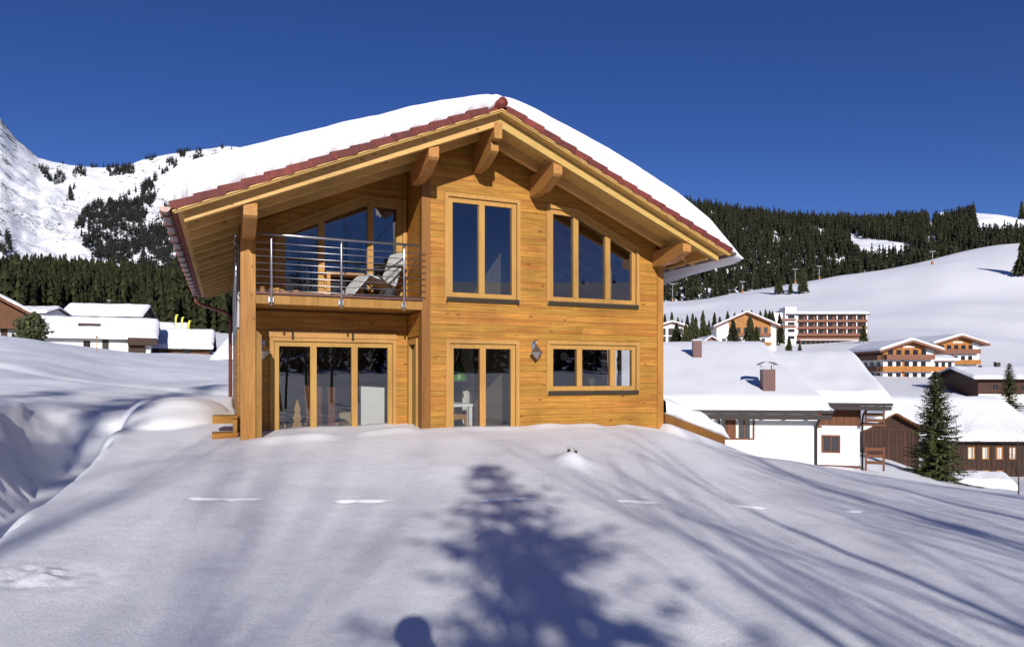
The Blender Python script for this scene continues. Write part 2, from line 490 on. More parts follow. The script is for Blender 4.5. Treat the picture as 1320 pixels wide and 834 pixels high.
def _blur(T, s, axis, wrap=False):
    k = int(3 * s) + 1; g = np.exp(-0.5 * (np.arange(-k, k + 1) / s) ** 2); g /= g.sum()
    P = np.pad(T, [(k, k) if i == axis else (0, 0) for i in (0, 1)], mode='wrap' if wrap else 'edge')
    return np.apply_along_axis(lambda v: np.convolve(v, g, 'valid'), axis, P)
TAB = _blur(_blur(TAB, 3.2, 1), 3.0, 0)

def base_h(X, Y):
    rho = np.maximum(np.hypot(X, Y), 0.21); az = np.arctan2(X, Y)
    fa = (az + math.pi) / (2 * math.pi) * 720; fr = (np.log(rho) - LR[0]) / (LR[1] - LR[0])
    ia = np.clip(np.floor(fa).astype(int), 0, 719); ir = np.clip(np.floor(fr).astype(int), 0, len(LR) - 2)
    ta = fa - ia; tr = np.clip(fr - ir, 0, 1)
    return (TAB[ia, ir] * (1 - tr) + TAB[ia, ir + 1] * tr) * (1 - ta) + (TAB[ia + 1, ir] * (1 - tr) + TAB[ia + 1, ir + 1] * tr) * ta

# furrows an animal left in the snow: (x0, x1, y) in photo columns on one line of tracks
FURROWS = [(238, 345, 7.28), (428, 520, 7.30), (612, 702, 7.42), (792, 858, 7.62), (938, 1000, 7.86), (1085, 1130, 8.1)]

def ground_h(X, Y):
    X = np.asarray(X, float); Y = np.asarray(Y, float)
    z = base_h(X, Y)
    rho = np.hypot(X, Y)
    u = (X - OX) * UX + (Y - OY) * UY; w = -(X - OX) * UY + (Y - OY) * UX
    near = 1 - sstep(30, 80, rho)
    # wind drift and undulation
    z = z + near * (0.035 * fbm(X * 0.55, Y * 0.4, 3, 3) + 0.005 * fbm(X * 2.0, Y * 1.5, 3, 5))
    mid = sstep(12, 30, rho) * (1 - sstep(120, 300, rho))
    z = z + mid * 0.13 * fbm(X * 0.2, Y * 0.14, 4, 9)
    left = sstep(-4.9, -6.8, u) * (1 - sstep(20, 45, rho))
    z = z + left * 0.05 * fbm(X * 0.5, Y * 0.5, 4, 21)
    far = sstep(100, 300, rho)
    z = z + far * 2.2 * fbm(X * 0.011, Y * 0.011, 3, 13)
    # bank thrown up beside the cleared path, then the path itself
    wob = 0.16 * vnoise(w * 0.5, w * 0 + 3, 31) + 0.05 * vnoise(w * 2.2, w * 0, 33)
    bend = 0.02 * np.clip(w - 3, 0, None) ** 2
    uu = u + wob + bend
    act = sstep(-13, -9, w) * (1 - np.clip((w + .35 * (u + 6) - 3.6 + .12 * vnoise(u * 4, w, 57)) / 1.5, 0, 1))
    z = z + act * 0.10 * np.exp(-((uu + 7.6) / 0.9) ** 2) * (1 + .6 * vnoise(w * 1.3, u * 1.3, 41))
    rough = act * sstep(-8.2, -7.3, uu) * (1 - sstep(-5.9, -5.4, uu))
    z = z + rough * (0.035 * fbm(u * 1.2 + w * 1.5, w * 3.5 - u, 4, 51) + .028 * vnoise(w * 7 + u * 2, u * .8, 53) * np.abs(vnoise(w * 1.1, u * 1.5, 54)) * 2 + .016 * fbm(X * 9, Y * 9, 3, 52))
    cut = act * np.clip((uu + 6.95 + 0.05 * vnoise(w * 3.4 + u, u * 2, 55) + .02 * vnoise(w * 9 + u * 3, u * 3, 56)) / .85, 0, 1) ** .85 * (1 - sstep(-5.55, -4.85, uu))
    floor_z = np.minimum(z, -0.35 + 0.03 * w)
    z = z * (1 - cut) + floor_z * cut
    # rounded heap by the steps
    e = (np.abs(u + 4.2 + .1 * vnoise(w, u, 3)) / 1.0) ** 2.2 + (np.abs(w - 4.0) / 2.1) ** 2.2
    z = z + (0.38 + .05 * vnoise(u * 1.5, w * 1.5, 4)) * np.clip(1 - e, 0, 1) ** 0.75 * (e < 1)
    # drift lapping at the facade and a hollow under the balcony
    z = z + 0.05 * np.exp(-((w + 0.25) / 0.25) ** 2) * sstep(-3.2, -2.6, u) * (1 - sstep(4.6, 5.2, u)) * (0.6 + 0.7 * vnoise(u * 2.2, u * 0, 61))
    inside = sstep(-3.0, -2.9, u) * (1 - sstep(4.9, 5.0, u)) * sstep(1.25, 1.4, w) * (1 - sstep(8.3, 8.5, w))
    inside = np.maximum(inside, sstep(.1, .2, u) * (1 - sstep(4.8, 4.9, u)) * sstep(.25, .4, w) * (1 - sstep(8.3, 8.5, w)))
    z = z * (1 - inside) + np.minimum(z, -0.6) * inside
    # snow packed under the lean-to beside the right wall
    lt = .68 - .34 * (u - 5.0)
    k = sstep(4.9, 5.05, u) * (1 - sstep(6.5, 7.4, u)) * sstep(-1.0, -.15, w) * (1 - sstep(3.0, 3.6, w))
    z = z + k * np.maximum(lt - z, 0)
    # small capped stub
    bx, by = (737 - CX) / F * 9.4, 9.4
    z = z + 0.15 * np.exp(-(((X - bx) / 0.22) ** 2 + ((Y - by) / 0.3) ** 2))
    # furrows
    for a, b, yy in FURROWS:
        x0, x1 = (a - CX) / F * yy, (b - CX) / F * yy
        s = sstep(x0, x0 + .12, X) * (1 - sstep(x1 - .25, x1, X))
        yl = yy + 0.05 * (X - x0) + 0.012 * vnoise(X * 6, X * 0, 71)
        d = Y - yl
        z = z + s * (0.35 + .65 * np.clip((x1 - X) / (x1 - x0), 0, 1)) * (.55 + .45 * vnoise(X * 9, X * 0 + a, 73)) * (-0.065 * np.exp(-(d / 0.028) ** 2) + 0.012 * np.exp(-((d - .07) / 0.035) ** 2))
    # ski / foot track over the left field
    yl = 20.0 - 0.33 * (X + 8)
    z = z - 0.10 * np.exp(-((Y - yl) / 0.35) ** 2) * (X < -6.5) * (X > -26)
    # scuffed spot near the lower left
    sx, sy = (48 - CX) / F * 4.95, 4.95
    z = z + 0.028 * fbm(X * 7, Y * 7, 3, 81) * np.exp(-(((X - sx) / .35) ** 2 + ((Y - sy) / .22) ** 2))
    return z

def gz(X, Y):
    return float(ground_h(np.array([X]), np.array([Y]))[0])

az_f = np.arange(R(-41), R(41), R(0.195))
az_c = np.concatenate([np.linspace(R(41), R(318), 190)])
azs = np.concatenate([az_f, az_c])
rr = [0.6]
while rr[-1] < 4400:
    r = rr[-1]
    q = 1.04 if r < 3.6 else 1.0035 if 6.9 < r < 9.2 else 1.0052 if r < 15 else 1.012 if r < 60 else 1.028 if r < 900 else 1.1
    rr.append(r * q)
rr = np.array(rr)
A, RR = np.meshgrid(azs, rr)
GX, GY = np.sin(A) * RR, np.cos(A) * RR
GZ = ground_h(GX, GY)
na, nr = len(azs), len(rr)
V = np.stack([GX.ravel(), GY.ravel(), GZ.ravel()], 1)
ii, jj = np.meshgrid(np.arange(nr - 1), np.arange(na), indexing='ij')
j2 = (jj + 1) % na
Q = np.stack([ii * na + jj, ii * na + j2, (ii + 1) * na + j2, (ii + 1) * na + jj], -1).reshape(-1, 4)
V = np.vstack([V, [[0, 0, 0.0]]])
ground = obj('snow_ground', mesh_np('snow_ground', V, Q, M['snow'], True))
tag(ground, 'snow covered ground sloping from the chalet to the village', kind='structure')
cap = [(0.0, 0.0, float(GZ[0].mean()))] + [(GX[0, k], GY[0, k], GZ[0, k]) for k in range(na)]
capo = obj('snow_patch', mesh_from('snow_patch', cap, [(0, 1 + k, 1 + (k + 1) % na) for k in range(na)], M['snow'], True), ground)

# ---- mountains: ridge line seen in the photo, at its own distance
def mountain_mat():
    m, nt, b, N, L = nodes_of('mountain_snow_and_rock')
    geo = N('ShaderNodeNewGeometry')
    n1 = N('ShaderNodeTexNoise'); n1.inputs['Scale'].default_value = 0.03; n1.inputs['Detail'].default_value = 9; n1.inputs['Roughness'].default_value = .68
    L(geo.outputs['Position'], n1.inputs['Vector'])
    sep = N('ShaderNodeSeparateXYZ'); L(geo.outputs['Position'], sep.inputs[0])
    mr = N('ShaderNodeMapRange'); mr.inputs[1].default_value = 330; mr.inputs[2].default_value = 950
    mr.inputs[3].default_value = -0.07; mr.inputs[4].default_value = 0.06
    L(sep.outputs[2], mr.inputs[0])
    nrm = N('ShaderNodeSeparateXYZ'); L(geo.outputs['Normal'], nrm.inputs[0])
    st = N('ShaderNodeMath'); st.operation = 'MULTIPLY_ADD'; st.inputs[1].default_value = -0.22; st.inputs[2].default_value = 0.16
    L(nrm.outputs[2], st.inputs[0])
    a = N('ShaderNodeMath'); a.operation = 'ADD'; L(n1.outputs['Fac'], a.inputs[0]); L(mr.outputs[0], a.inputs[1])
    a2 = N('ShaderNodeMath'); a2.operation = 'ADD'; L(a.outputs[0], a2.inputs[0]); L(st.outputs[0], a2.inputs[1])
    r = ramp(nt, [(0.572, (0, 0, 0)), (0.615, (1, 1, 1))])
    L(a2.outputs[0], r.inputs['Fac'])
    mx = N('ShaderNodeMix'); mx.data_type = 'RGBA'
    L(r.outputs[0], mx.inputs[0])
    mx.inputs[6].default_value = (0.86, 0.87, 0.9, 1); mx.inputs[7].default_value = (0.13, 0.105, 0.085, 1)
    # dwarf pine poking through the snow lower down
    vo = N('ShaderNodeTexNoise'); vo.inputs['Scale'].default_value = 0.11; vo.inputs['Detail'].default_value = 4; vo.inputs['Roughness'].default_value = .75
    L(geo.outputs['Position'], vo.inputs['Vector'])
    n5 = N('ShaderNodeTexNoise'); n5.inputs['Scale'].default_value = 0.006; n5.inputs['Detail'].default_value = 3
    L(geo.outputs['Position'], n5.inputs['Vector'])
    m5 = N('ShaderNodeMapRange'); m5.inputs[1].default_value = 260; m5.inputs[2].default_value = 330; L(sep.outputs[2], m5.inputs[0])
    m6 = N('ShaderNodeMapRange'); m6.inputs[1].default_value = 620; m6.inputs[2].default_value = 480; L(sep.outputs[2], m6.inputs[0])
    k1 = N('ShaderNodeMath'); k1.operation = 'MULTIPLY'; L(m5.outputs[0], k1.inputs[0]); L(m6.outputs[0], k1.inputs[1])
    k2 = N('ShaderNodeMath'); k2.operation = 'MULTIPLY_ADD'; k2.inputs[1].default_value = .12; L(k1.outputs[0], k2.inputs[0]); L(vo.outputs['Fac'], k2.inputs[2])
    k3 = N('ShaderNodeMath'); k3.operation = 'MULTIPLY_ADD'; k3.inputs[1].default_value = .35; k3.inputs[2].default_value = -.18; L(n5.outputs['Fac'], k3.inputs[0])
    k4 = N('ShaderNodeMath'); k4.operation = 'ADD'; L(k2.outputs[0], k4.inputs[0]); L(k3.outputs[0], k4.inputs[1])
    r5 = ramp(nt, [(0.675, (0, 0, 0)), (0.71, (1, 1, 1))]); L(k4.outputs[0], r5.inputs['Fac'])
    mx2 = N('ShaderNodeMix'); mx2.data_type = 'RGBA'; L(r5.outputs[0], mx2.inputs[0]); L(mx.outputs[2], mx2.inputs[6])
    mx2.inputs[7].default_value = (0.07, 0.065, 0.05, 1)
    L(mx2.outputs[2], b.inputs['Base Color'])
    b.inputs['Roughness'].default_value = 0.8
    bp = N('ShaderNodeBump'); bp.inputs['Strength'].default_value = 0.6; bp.inputs['Distance'].default_value = 8
    L(n1.outputs['Fac'], bp.inputs['Height']); L(bp.outputs[0], b.inputs['Normal'])
    return m

RIDGE_L = [(-400, 190), (-200, 150), (-60, 120), (0, 153), (20, 178), (50, 204), (70, 209), (90, 213), (130, 217), (165, 214), (185, 206), (215, 199), (250, 193), (290, 189), (330, 194), (420, 235), (520, 290), (640, 330), (760, 380)]
RIDGE_R = [(700, 330), (780, 275), (830, 262), (870, 263), (950, 275), (1020, 283), (1100, 287), (1150, 285), (1190, 284), (1215, 286), (1250, 274), (1285, 276), (1330, 285), (1400, 280), (1550, 270), (1900, 240)]

def mtn_h(px, Y):
    zr = EYE + (HY - np.interp(px, *zip(*RIDGE_L))) / F * 2600
    t = (Y - 1000) / 1600
    up = 135 + (zr - 135) * np.clip(t, 0, 1) ** 1.2
    z = np.where(t <= 1, up, zr - (Y - 2600) * 0.5)
    X = (px - CX) / F * Y
    g = np.abs(vnoise(X * 0.009 + Y * 0.001, Y * 0.0012, 101))
    amp = np.clip(t * 4, 0, 1) * np.where(t < 1, np.clip((1.02 - t) * 3, 0.16, 1), .16)
    return z + amp * (38 * (g - .3) + 16 * fbm(X * 0.014, Y * 0.008, 4, 103)) + amp * 5 * fbm(X * 0.05, Y * 0.05, 3, 107)

def hill_h(px, Y):
    zr = EYE + (HY - np.interp(px, *zip(*RIDGE_R))) / F * 1300
    z0 = base_h((px - CX) / F * 720.0, px * 0 + 720.0) - 14
    t = (Y - 720) / 580
    z = np.where(t <= 1, z0 + (zr - z0) * np.clip(t, -.1, 1) ** 0.9 if False else z0 + (zr - z0) * np.sign(t) * np.abs(np.clip(t, -.1, 1)) ** 0.92, zr - (Y - 1300) * 0.35)
    X = (px - CX) / F * Y
    return z + np.clip(t * 5, 0, 1) * np.clip((1.05 - t) * 4, .15, 1) * 7 * fbm(X * 0.012, Y * 0.012, 4, 111)

def sheet(name, fn, p0, p1, npx, Y0, Y1, ny, mat, label):
    P, YY = np.meshgrid(np.linspace(p0, p1, npx), np.linspace(Y0, Y1, ny))
    Z = fn(P, YY)
    V = np.stack([((P - CX) / F * YY).ravel(), YY.ravel(), Z.ravel()], 1)
    i, j = np.meshgrid(np.arange(ny - 1), np.arange(npx - 1), indexing='ij')
    T = np.stack([i * npx + j, i * npx + j + 1, (i + 1) * npx + j + 1, (i + 1) * npx + j], -1).reshape(-1, 4)
    o = obj(name, mesh_np(name, V, T, mat, True))
    return tag(o, label, kind='structure')

sheet('mountain', mtn_h, -420, 760, 330, 960, 3100, 150, mountain_mat(), 'steep snowy mountain with rocky crest behind the forest on the left')
sheet('forested_hill', hill_h, 700, 1900, 260, 690, 1700, 110, M['snow_far'], 'forested hill behind the ski slope on the right')

# ---- forests
def conifer_template(tiers, spikes, seed):
    """unit-height jagged conifer: (verts, tris)"""
    rg = np.random.default_rng(seed)
    V, T = [], []
    for k in range(tiers):
        f = k / tiers
        z0 = 0.06 + 0.94 * f ** 0.95
        z1 = min(1.0, z0 + (0.30 if k < tiers - 1 else .2) * (1 - f * .35))
        r = 0.175 * (1 - f) ** 0.85 + 0.016
        b = len(V)
        V.append((0, 0, z1))
        for s in range(spikes * 2):
            a = math.pi * s / spikes + k * 1.3 + rg.uniform(-.15, .15)
            q = r * (rg.uniform(.8, 1.2) if s % 2 == 0 else rg.uniform(.4, .62))
            V.append((q * math.cos(a), q * math.sin(a), z0 + (0.035 if s % 2 else -0.01) + rg.uniform(-.012, .012)))
        n = spikes * 2
        for s in range(n):
            T.append((b, b + 1 + s, b + 1 + (s + 1) % n))
    return np.array(V), np.array(T)

def forest(name, pts, hts, tiers, spikes, mat, label, wide=1.0):
    pts = np.asarray(pts); n = len(pts)
    Vs, Ts, base = [], [], 0
    groups = RNG.integers(0, 4, n)
    for g in range(4):
        idx = np.where(groups == g)[0]
        if not len(idx): continue
        tv, tt = conifer_template(tiers, spikes, 50 + g)
        th = RNG.uniform(0, 6.28, len(idx)); h = hts[idx]; wd = wide * RNG.uniform(.8, 1.2, len(idx))
        c, s = np.cos(th)[:, None], np.sin(th)[:, None]
        X = (tv[None, :, 0] * c - tv[None, :, 1] * s) * (h * wd)[:, None] + pts[idx, 0][:, None]
        Y = (tv[None, :, 0] * s + tv[None, :, 1] * c) * (h * wd)[:, None] + pts[idx, 1][:, None]
        Z = tv[None, :, 2] * h[:, None] + pts[idx, 2][:, None] - 0.5
        Vs.append(np.stack([X, Y, Z], -1).reshape(-1, 3))
        Ts.append((tt[None] + (np.arange(len(idx)) * len(tv))[:, None, None]).reshape(-1, 3) + base)
        base += len(idx) * len(tv)
    o = obj(name, mesh_np(name, np.vstack(Vs), np.vstack(Ts), mat))
    return tag(o, label, 'forest', kind='stuff')

def inpoly(px, py, poly):
    c = np.zeros(px.shape, bool); n = len(poly)
    for i in range(n):
        (x0, y0), (x1, y1) = poly[i], poly[i - 1]
        k = ((y0 > py) != (y1 > py)) & (px < (x1 - x0) * (py - y0) / (y1 - y0 + 1e-9) + x0)
        c ^= k
    return c

# near wood on the left
n = 16500
Yf = np.sqrt(RNG.uniform(165 ** 2, 715 ** 2, n)); pf = RNG.uniform(-70, 350, n)
Xf = (pf - CX) / F * Yf
keep = (Yf > 240 + 30 * vnoise(Xf * .02, Yf * 0, 5)) | (pf > 190) | (pf < 45)
keep &= RNG.uniform(0, 1, n) < 0.8
Xf, Yf = Xf[keep], Yf[keep]
Zf = ground_h(Xf, Yf)
hf = np.clip(RNG.lognormal(2.45, .25, len(Xf)), 5, 22) * (0.8 + .35 * (Yf / 700))
forest('spruce_forest', np.stack([Xf, Yf, Zf], 1), hf, 5, 5, M['needle_far'], 'dense dark spruce wood behind the houses on the left', .9)

# wood on the right hill, with clearings
n = 25500
Yh = np.sqrt(RNG.uniform(745 ** 2, 1330 ** 2, n)); ph = RNG.uniform(720, 1480, n)
Xh = (ph - CX) / F * Yh; Zh = hill_h(ph, Yh)
pyh = HY - (Zh - EYE) / Yh * F
clear = inpoly(ph, pyh, [(1098, 322), (1102, 306), (1135, 310), (1172, 314), (1172, 330), (1120, 334), (1110, 330)])
clear |= inpoly(ph, pyh, [(1258, 260), (1330, 260), (1330, 303), (1265, 306), (1256, 290)]) | inpoly(ph, pyh, [(1196, 260), (1204, 260), (1203, 300), (1198, 300)])
clear |= vnoise(ph * 0.05, pyh * 0.12, 77) > 0.80
keep = ~clear & (RNG.uniform(0, 1, n) < .8)
hh = np.clip(RNG.lognormal(2.68, .28, n), 6, 26)
forest('hill_forest', np.stack([Xh, Yh, Zh], 1)[keep], hh[keep], 4, 5, M['needle_hill'], 'dense spruce forest covering the hill above the ski slope', .95)

# scattered and massed trees on the mountain
n = 48000
Ym = np.sqrt(RNG.uniform(1050 ** 2, 2620 ** 2, n)); pm = RNG.uniform(-40, 470, n)
Xm = (pm - CX) / F * Ym; Zm = mtn_h(pm, Ym); pym = HY - (Zm - EYE) / Ym * F
d = 0.0 * pm
nz1 = vnoise(pm * .09, pym * .09, 91) + .5 * vnoise(pm * .2, pym * .2, 92)
for poly, v in [([(92, 302), (112, 266), (145, 258), (170, 250), (192, 232), (204, 248), (186, 285), (182, 325), (160, 342), (122, 332)], 1.0),
                ([(180, 300), (200, 285), (240, 262), (330, 250), (420, 260), (470, 400), (160, 400), (165, 352), (182, 340)], 1.0),
                ([(45, 212), (75, 222), (100, 238), (90, 250), (60, 232)], .5),
                ([(75, 208), (180, 208), (240, 188), (300, 190), (300, 215), (215, 240), (170, 225), (95, 232)], .5),
                ([(78, 250), (92, 245), (98, 265), (84, 268)], .9),
                ([(-10, 302), (12, 302), (16, 328), (-10, 335)], .9)]:
    k = inpoly(pm, pym, poly)
    d = np.where(k, np.maximum(d, v * (nz1 > -0.55 if v == 1.0 else nz1 > 0.05)), d)
# far slope hides itself past the crest
keep = (RNG.uniform(0, 1, n) < d)
hm = RNG.uniform(12, 26, n)
forest('mountain_forest', np.stack([Xm, Ym, Zm], 1)[keep], hm[keep], 3, 5, M['needle_mtn'], 'bands of dark spruce on the snowy mountainside at left', .85)

# wood on the slopes behind the photographer (seen in the window panes)
n = 5200
ab = RNG.uniform(R(88), R(272), n); rb = np.where(RNG.uniform(0, 1, n) < .62, np.sqrt(RNG.uniform(58 ** 2, 105 ** 2, n)), np.sqrt(RNG.uniform(420 ** 2, 1000 ** 2, n)))
Xb, Yb = np.sin(ab) * rb, np.cos(ab) * rb
keep = (vnoise(Xb * .006, Yb * .006, 17) + .3 * vnoise(Xb * .03, Yb * .03, 18) > -.05) | ((rb < 106) & (RNG.uniform(0, 1, n) < .4))
Xb, Yb = Xb[keep], Yb[keep]
forest('far_side_forest', np.stack([Xb, Yb, ground_h(Xb, Yb)], 1), RNG.uniform(2.5, 5.5, len(Xb)) * np.where(np.hypot(Xb, Yb) < 106, 1, 2.4), 3, 4, M['needle_mtn'], 'scattered spruce on the slope across the valley')
# ------------------------------------------------------------------ the chalet (local axes: x along the facade, y into the house)
chalet = thing('chalet', 'two storey honey coloured larch chalet with balcony and deep snow on its roof', 'house', (OX, OY, 0), TH)
UL, UR, URIDGE = -2.98, 5.0, 1.0        # outer walls, ridge
SL = 0.437                               # roof slope
def RT(u):                               # top of the tiles
    return 6.10 - SL * abs(u - URIDGE)
def RB(u):                               # underside of the rafters
    return RT(u) - 0.31

def clip(poly, a, b, c):
    """keep a*x+b*z >= c"""
    out = []
    for i in range(len(poly)):
        p, q = poly[i - 1], poly[i]
        dp, dq = a * p[0] + b * p[1] - c, a * q[0] + b * q[1] - c
        if (dp < 0) != (dq < 0):
            t = dp / (dp - dq); out.append((p[0] + t * (q[0] - p[0]), p[1] + t * (q[1] - p[1])))
        if dq >= 0: out.append(q)
    return out

def minus(poly, holes, xs):
    """pieces of a convex polygon left of convex holes, cut at the hole corners xs"""
    x0, x1 = min(p[0] for p in poly), max(p[0] for p in poly)
    cuts = [x0] + [x for x in xs if x0 + 1e-4 < x < x1 - 1e-4] + [x1]
    cols = []
    for a, b in zip(cuts[:-1], cuts[1:]):
        piece = clip(clip(poly, 1, 0, a), -1, 0, -b)
        if len(piece) < 3: continue
        parts = [piece]
        for h in holes:
            m = (a + b) / 2
            if not (min(p[0] for p in h) < m < max(p[0] for p in h)): continue
            new = []
            for q in parts:
                for i in range(len(h)):
                    (hx0, hz0), (hx1, hz1) = h[i - 1], h[i]
                    if abs(hx1 - hx0) < 1e-6: continue
                    if not (min(hx0, hx1) <= m <= max(hx0, hx1)): continue
                    s = (hz1 - hz0) / (hx1 - hx0)
                    # CCW: upper edges run right to left
                    if hx1 < hx0: r = clip(q, -s, 1, hz0 - s * hx0)
                    else: r = clip(q, s, -1, -(hz0 - s * hx0))
                    if len(r) >= 3 and max(p[1] for p in r) - min(p[1] for p in r) > 1e-3: new.append(r)
            parts = new
        cols.append(parts)
    return cols

def area(p):
    return abs(sum(p[i - 1][0] * p[i][1] - p[i][0] * p[i - 1][1] for i in range(len(p)))) / 2

def clad(wall, poly, holes, y, pitch=0.118, gap=0.004, thick=0.03, mat='larch', seed=0):
    """horizontal boards over a wall polygon, each a piece of its own"""
    rg = random.Random(seed)
    z0, z1 = min(p[1] for p in poly), max(p[1] for p in poly)
    xs = sorted({round(p[0], 4) for h in holes for p in h})
    k = 0
    while z0 + k * pitch < z1:
        za, zb = z0 + k * pitch, z0 + (k + 1) * pitch - gap
        k += 1
        row = clip(clip(poly, 0, 1, za), 0, -1, -zb)
        if len(row) < 3: continue
        runs, cur = [], None
        for parts in minus(row, holes, xs):
            for q in parts:
                full = area(q) > 0.97 * (max(p[0] for p in q) - min(p[0] for p in q)) * (zb - za)
                if full and cur and abs(max(p[0] for p in cur) - min(p[0] for p in q)) < 1e-4:
                    x1 = max(p[0] for p in q); x0 = min(p[0] for p in cur)
                    cur = [(x0, za), (x1, za), (x1, zb), (x0, zb)]; runs[-1] = cur
                else:
                    cur = q if full else None
                    runs.append(q)
        for q in runs:
            if area(q) < 0.002: continue
            x0, x1 = min(p[0] for p in q), max(p[0] for p in q)
            pieces = [q]
            if len(q) == 4 and x1 - x0 > 2.2 and area(q) > 0.97 * (x1 - x0) * (zb - za):
                c = x0 + (x1 - x0) * rg.uniform(.25, .75)
                pieces = [[(x0, za), (c - .002, za), (c - .002, zb), (x0, zb)], [(c + .002, za), (x1, za), (x1, zb), (c + .002, zb)]]
            for s in pieces:
                yy = y - thick - rg.uniform(0, .004)
                sx0, sx1 = min(p[0] for p in s), max(p[0] for p in s)
                if len(s) == 4 and area(s) > 0.985 * (sx1 - sx0) * (zb - za):
                    box('plank', wall, sx0, sx1, yy, y, za, zb, M[mat])
                else:
                    prism('plank', wall, s, yy, y, M[mat])

def rect(x0, x1, z0, z1):
    return [(x0, z0), (x1, z0), (x1, z1), (x0, z1)]

def merged_wall(name, poly, holes, y0, y1, mat):
    """solid wall with openings, as one mesh"""
    xs = sorted({round(p[0], 4) for h in holes for p in h})
    V, Fc = [], []
    for parts in minus(poly, holes, xs):
        for q in parts:
            b = len(V); n = len(q)
            V += [(p[0], y0, p[1]) for p in q] + [(p[0], y1, p[1]) for p in q]
            Fc += [tuple(b + i for i in range(n)), tuple(b + n + i for i in reversed(range(n)))]
            Fc += [(b + i, b + (i + 1) % n, b + n + (i + 1) % n, b + n + i) for i in range(n)]
    return obj(name, mesh_from(name, V, Fc, mat), chalet)

# openings (x,z) counter-clockwise
W1 = rect(0.42, 1.82, 2.99, 4.85)
W2 = [(2.42, 3.0), (4.42, 3.0), (4.42, 4.17), (3.06, 4.80), (2.42, 4.83)]
DOOR = rect(0.44, 1.80, 0.05, 2.24)
W4 = rect(2.42, 4.42, 1.30, 2.26)
LOW = rect(-2.45, -0.27, 0.05, 2.27)
UPP = [(-2.36, 2.98), (-0.08, 2.98), (-0.08, 4.90), (-0.84, 4.92), (-2.36, 4.20)]

def gable(u0, u1, zb, off=0.13):
    p = [(u0, zb), (u1, zb), (u1, RT(u1) - off)]
    if u0 < URIDGE < u1: p.append((URIDGE, RT(URIDGE) - off))
    return p + [(u0, RT(u0) - off)]

fw = merged_wall('wall', gable(0.0, UR, -0.5), [W1, W2, DOOR, W4], 0.0, 0.16, M['larch_red'])
clad(fw, gable(0.13, UR - .12, 0.30), [W1, W2, DOOR, W4], 0.0, seed=1)
rw = merged_wall('wall', gable(UL, 0.0, -0.5), [LOW, UPP], 1.03, 1.18, M['larch_red'])
clad(rw, [(UL + .1, .30), (-0.03, .30), (-0.03, 2.76), (UL + .1, 2.76)], [LOW], 1.03, seed=2)
clad(rw, [(UL + .1, 2.98), (-0.03, 2.98), (-0.03, RT(0) - .14), (UL + .1, RT(UL) - .14)], [UPP], 1.03, seed=3)
# side walls and back
sw = obj('wall', prism_mesh('wall', [(1.0, -.5), (8.5, -.5), (8.5, RT(UL) - .24), (1.0, RT(UL) - .24)], UL, UL + .15, M['larch_red'], 'x'), chalet)
for k in range(17):
    box('plank', sw, UL - .025, UL, 1.0, 8.5, .3 + k * .125, .3 + k * .125 + .12, M['larch'])
box('panel', sw, UL - .03, UL, 1.0, 8.45, 2.46, RT(UL) - .42, M['greymetal'])
# the right wall has a window through which the snow outside shows
RW = rect(0.75, 2.1, 1.15, 2.25)
V, Fc = [], []
for q in [[(0.16, -.5), (8.5, -.5), (8.5, 1.15), (0.16, 1.15)], [(0.16, 2.25), (8.5, 2.25), (8.5, RT(UR) - .24), (0.16, RT(UR) - .24)], [(0.16, 1.15), (.75, 1.15), (.75, 2.25), (.16, 2.25)], [(2.1, 1.15), (8.5, 1.15), (8.5, 2.25), (2.1, 2.25)]]:
    b = len(V)
    V += [(UR - .15, a, c) for a, c in q] + [(UR - .01, a, c) for a, c in q]
    Fc += [(b, b + 1, b + 2, b + 3), (b + 7, b + 6, b + 5, b + 4)] + [(b + i, b + (i + 1) % 4, b + 4 + (i + 1) % 4, b + 4 + i) for i in range(4)]
obj('wall', mesh_from('side_wall', V, Fc, M['larch_red']), chalet)
sidew = box('window', chalet, UR - .13, UR - .06, 1.40, 1.47, 1.15, 2.25, M['frame'])
obj('wall', prism_mesh('wall', gable(UL + .15, UR - .15, -.5, .24), 8.35, 8.5, M['larch_red']), chalet)
# return wall of the bay with its narrow window
NWZ0, NWZ1 = 0.05, 2.3
V, Fc = [], []
for q in [[(0.16, -.5), (.35, -.5), (.35, RT(0) - .24), (.16, RT(0) - .24)], [(.35, 2.3), (1.03, 2.3), (1.03, RT(0) - .24), (.35, RT(0) - .24)], [(.92, -.5), (1.03, -.5), (1.03, 2.3), (.92, 2.3)]]:
    b = len(V)
    V += [(0.0, a, c) for a, c in q] + [(0.12, a, c) for a, c in q]
    Fc += [(b, b + 1, b + 2, b + 3), (b + 7, b + 6, b + 5, b + 4)] + [(b + i, b + (i + 1) % 4, b + 4 + (i + 1) % 4, b + 4 + i) for i in range(4)]
rtw = obj('wall', mesh_from('return_wall', V, Fc, M['larch_red']), chalet)
for k in range(21):
    box('plank', rtw, -.02, 0, .14, 1.0, 2.98 + k * .118, 2.98 + k * .118 + .113, M['larch'])
for k in range(4):
    box('plank', rtw, -.02, 0, .14, 1.0, 2.34 + k * .105, 2.34 + k * .105 + .1, M['larch'])
nw = box('window', chalet, -.035, 0.05, .33, .41, .05, 2.30, M['frame'])
nw2 = box('window_frame', chalet, -.035, 0.05, .86, .94, .05, 2.30, M['frame'])
box('window_frame', chalet, -.035, 0.05, .41, .86, 2.2, 2.30, M['frame'])
box('pane', chalet, .03, .05, .41, .86, .05, 2.2, M['glass'])
# corner boards
box('corner_board', chalet, -0.03, 0.125, -.045, 0.14, -.3, RT(0) - .24, M['larch_red'])
box('corner_board', chalet, UR - .115, UR + .03, -.045, 0.14, -.3, RT(UR - .1) - .26, M['larch_z'])

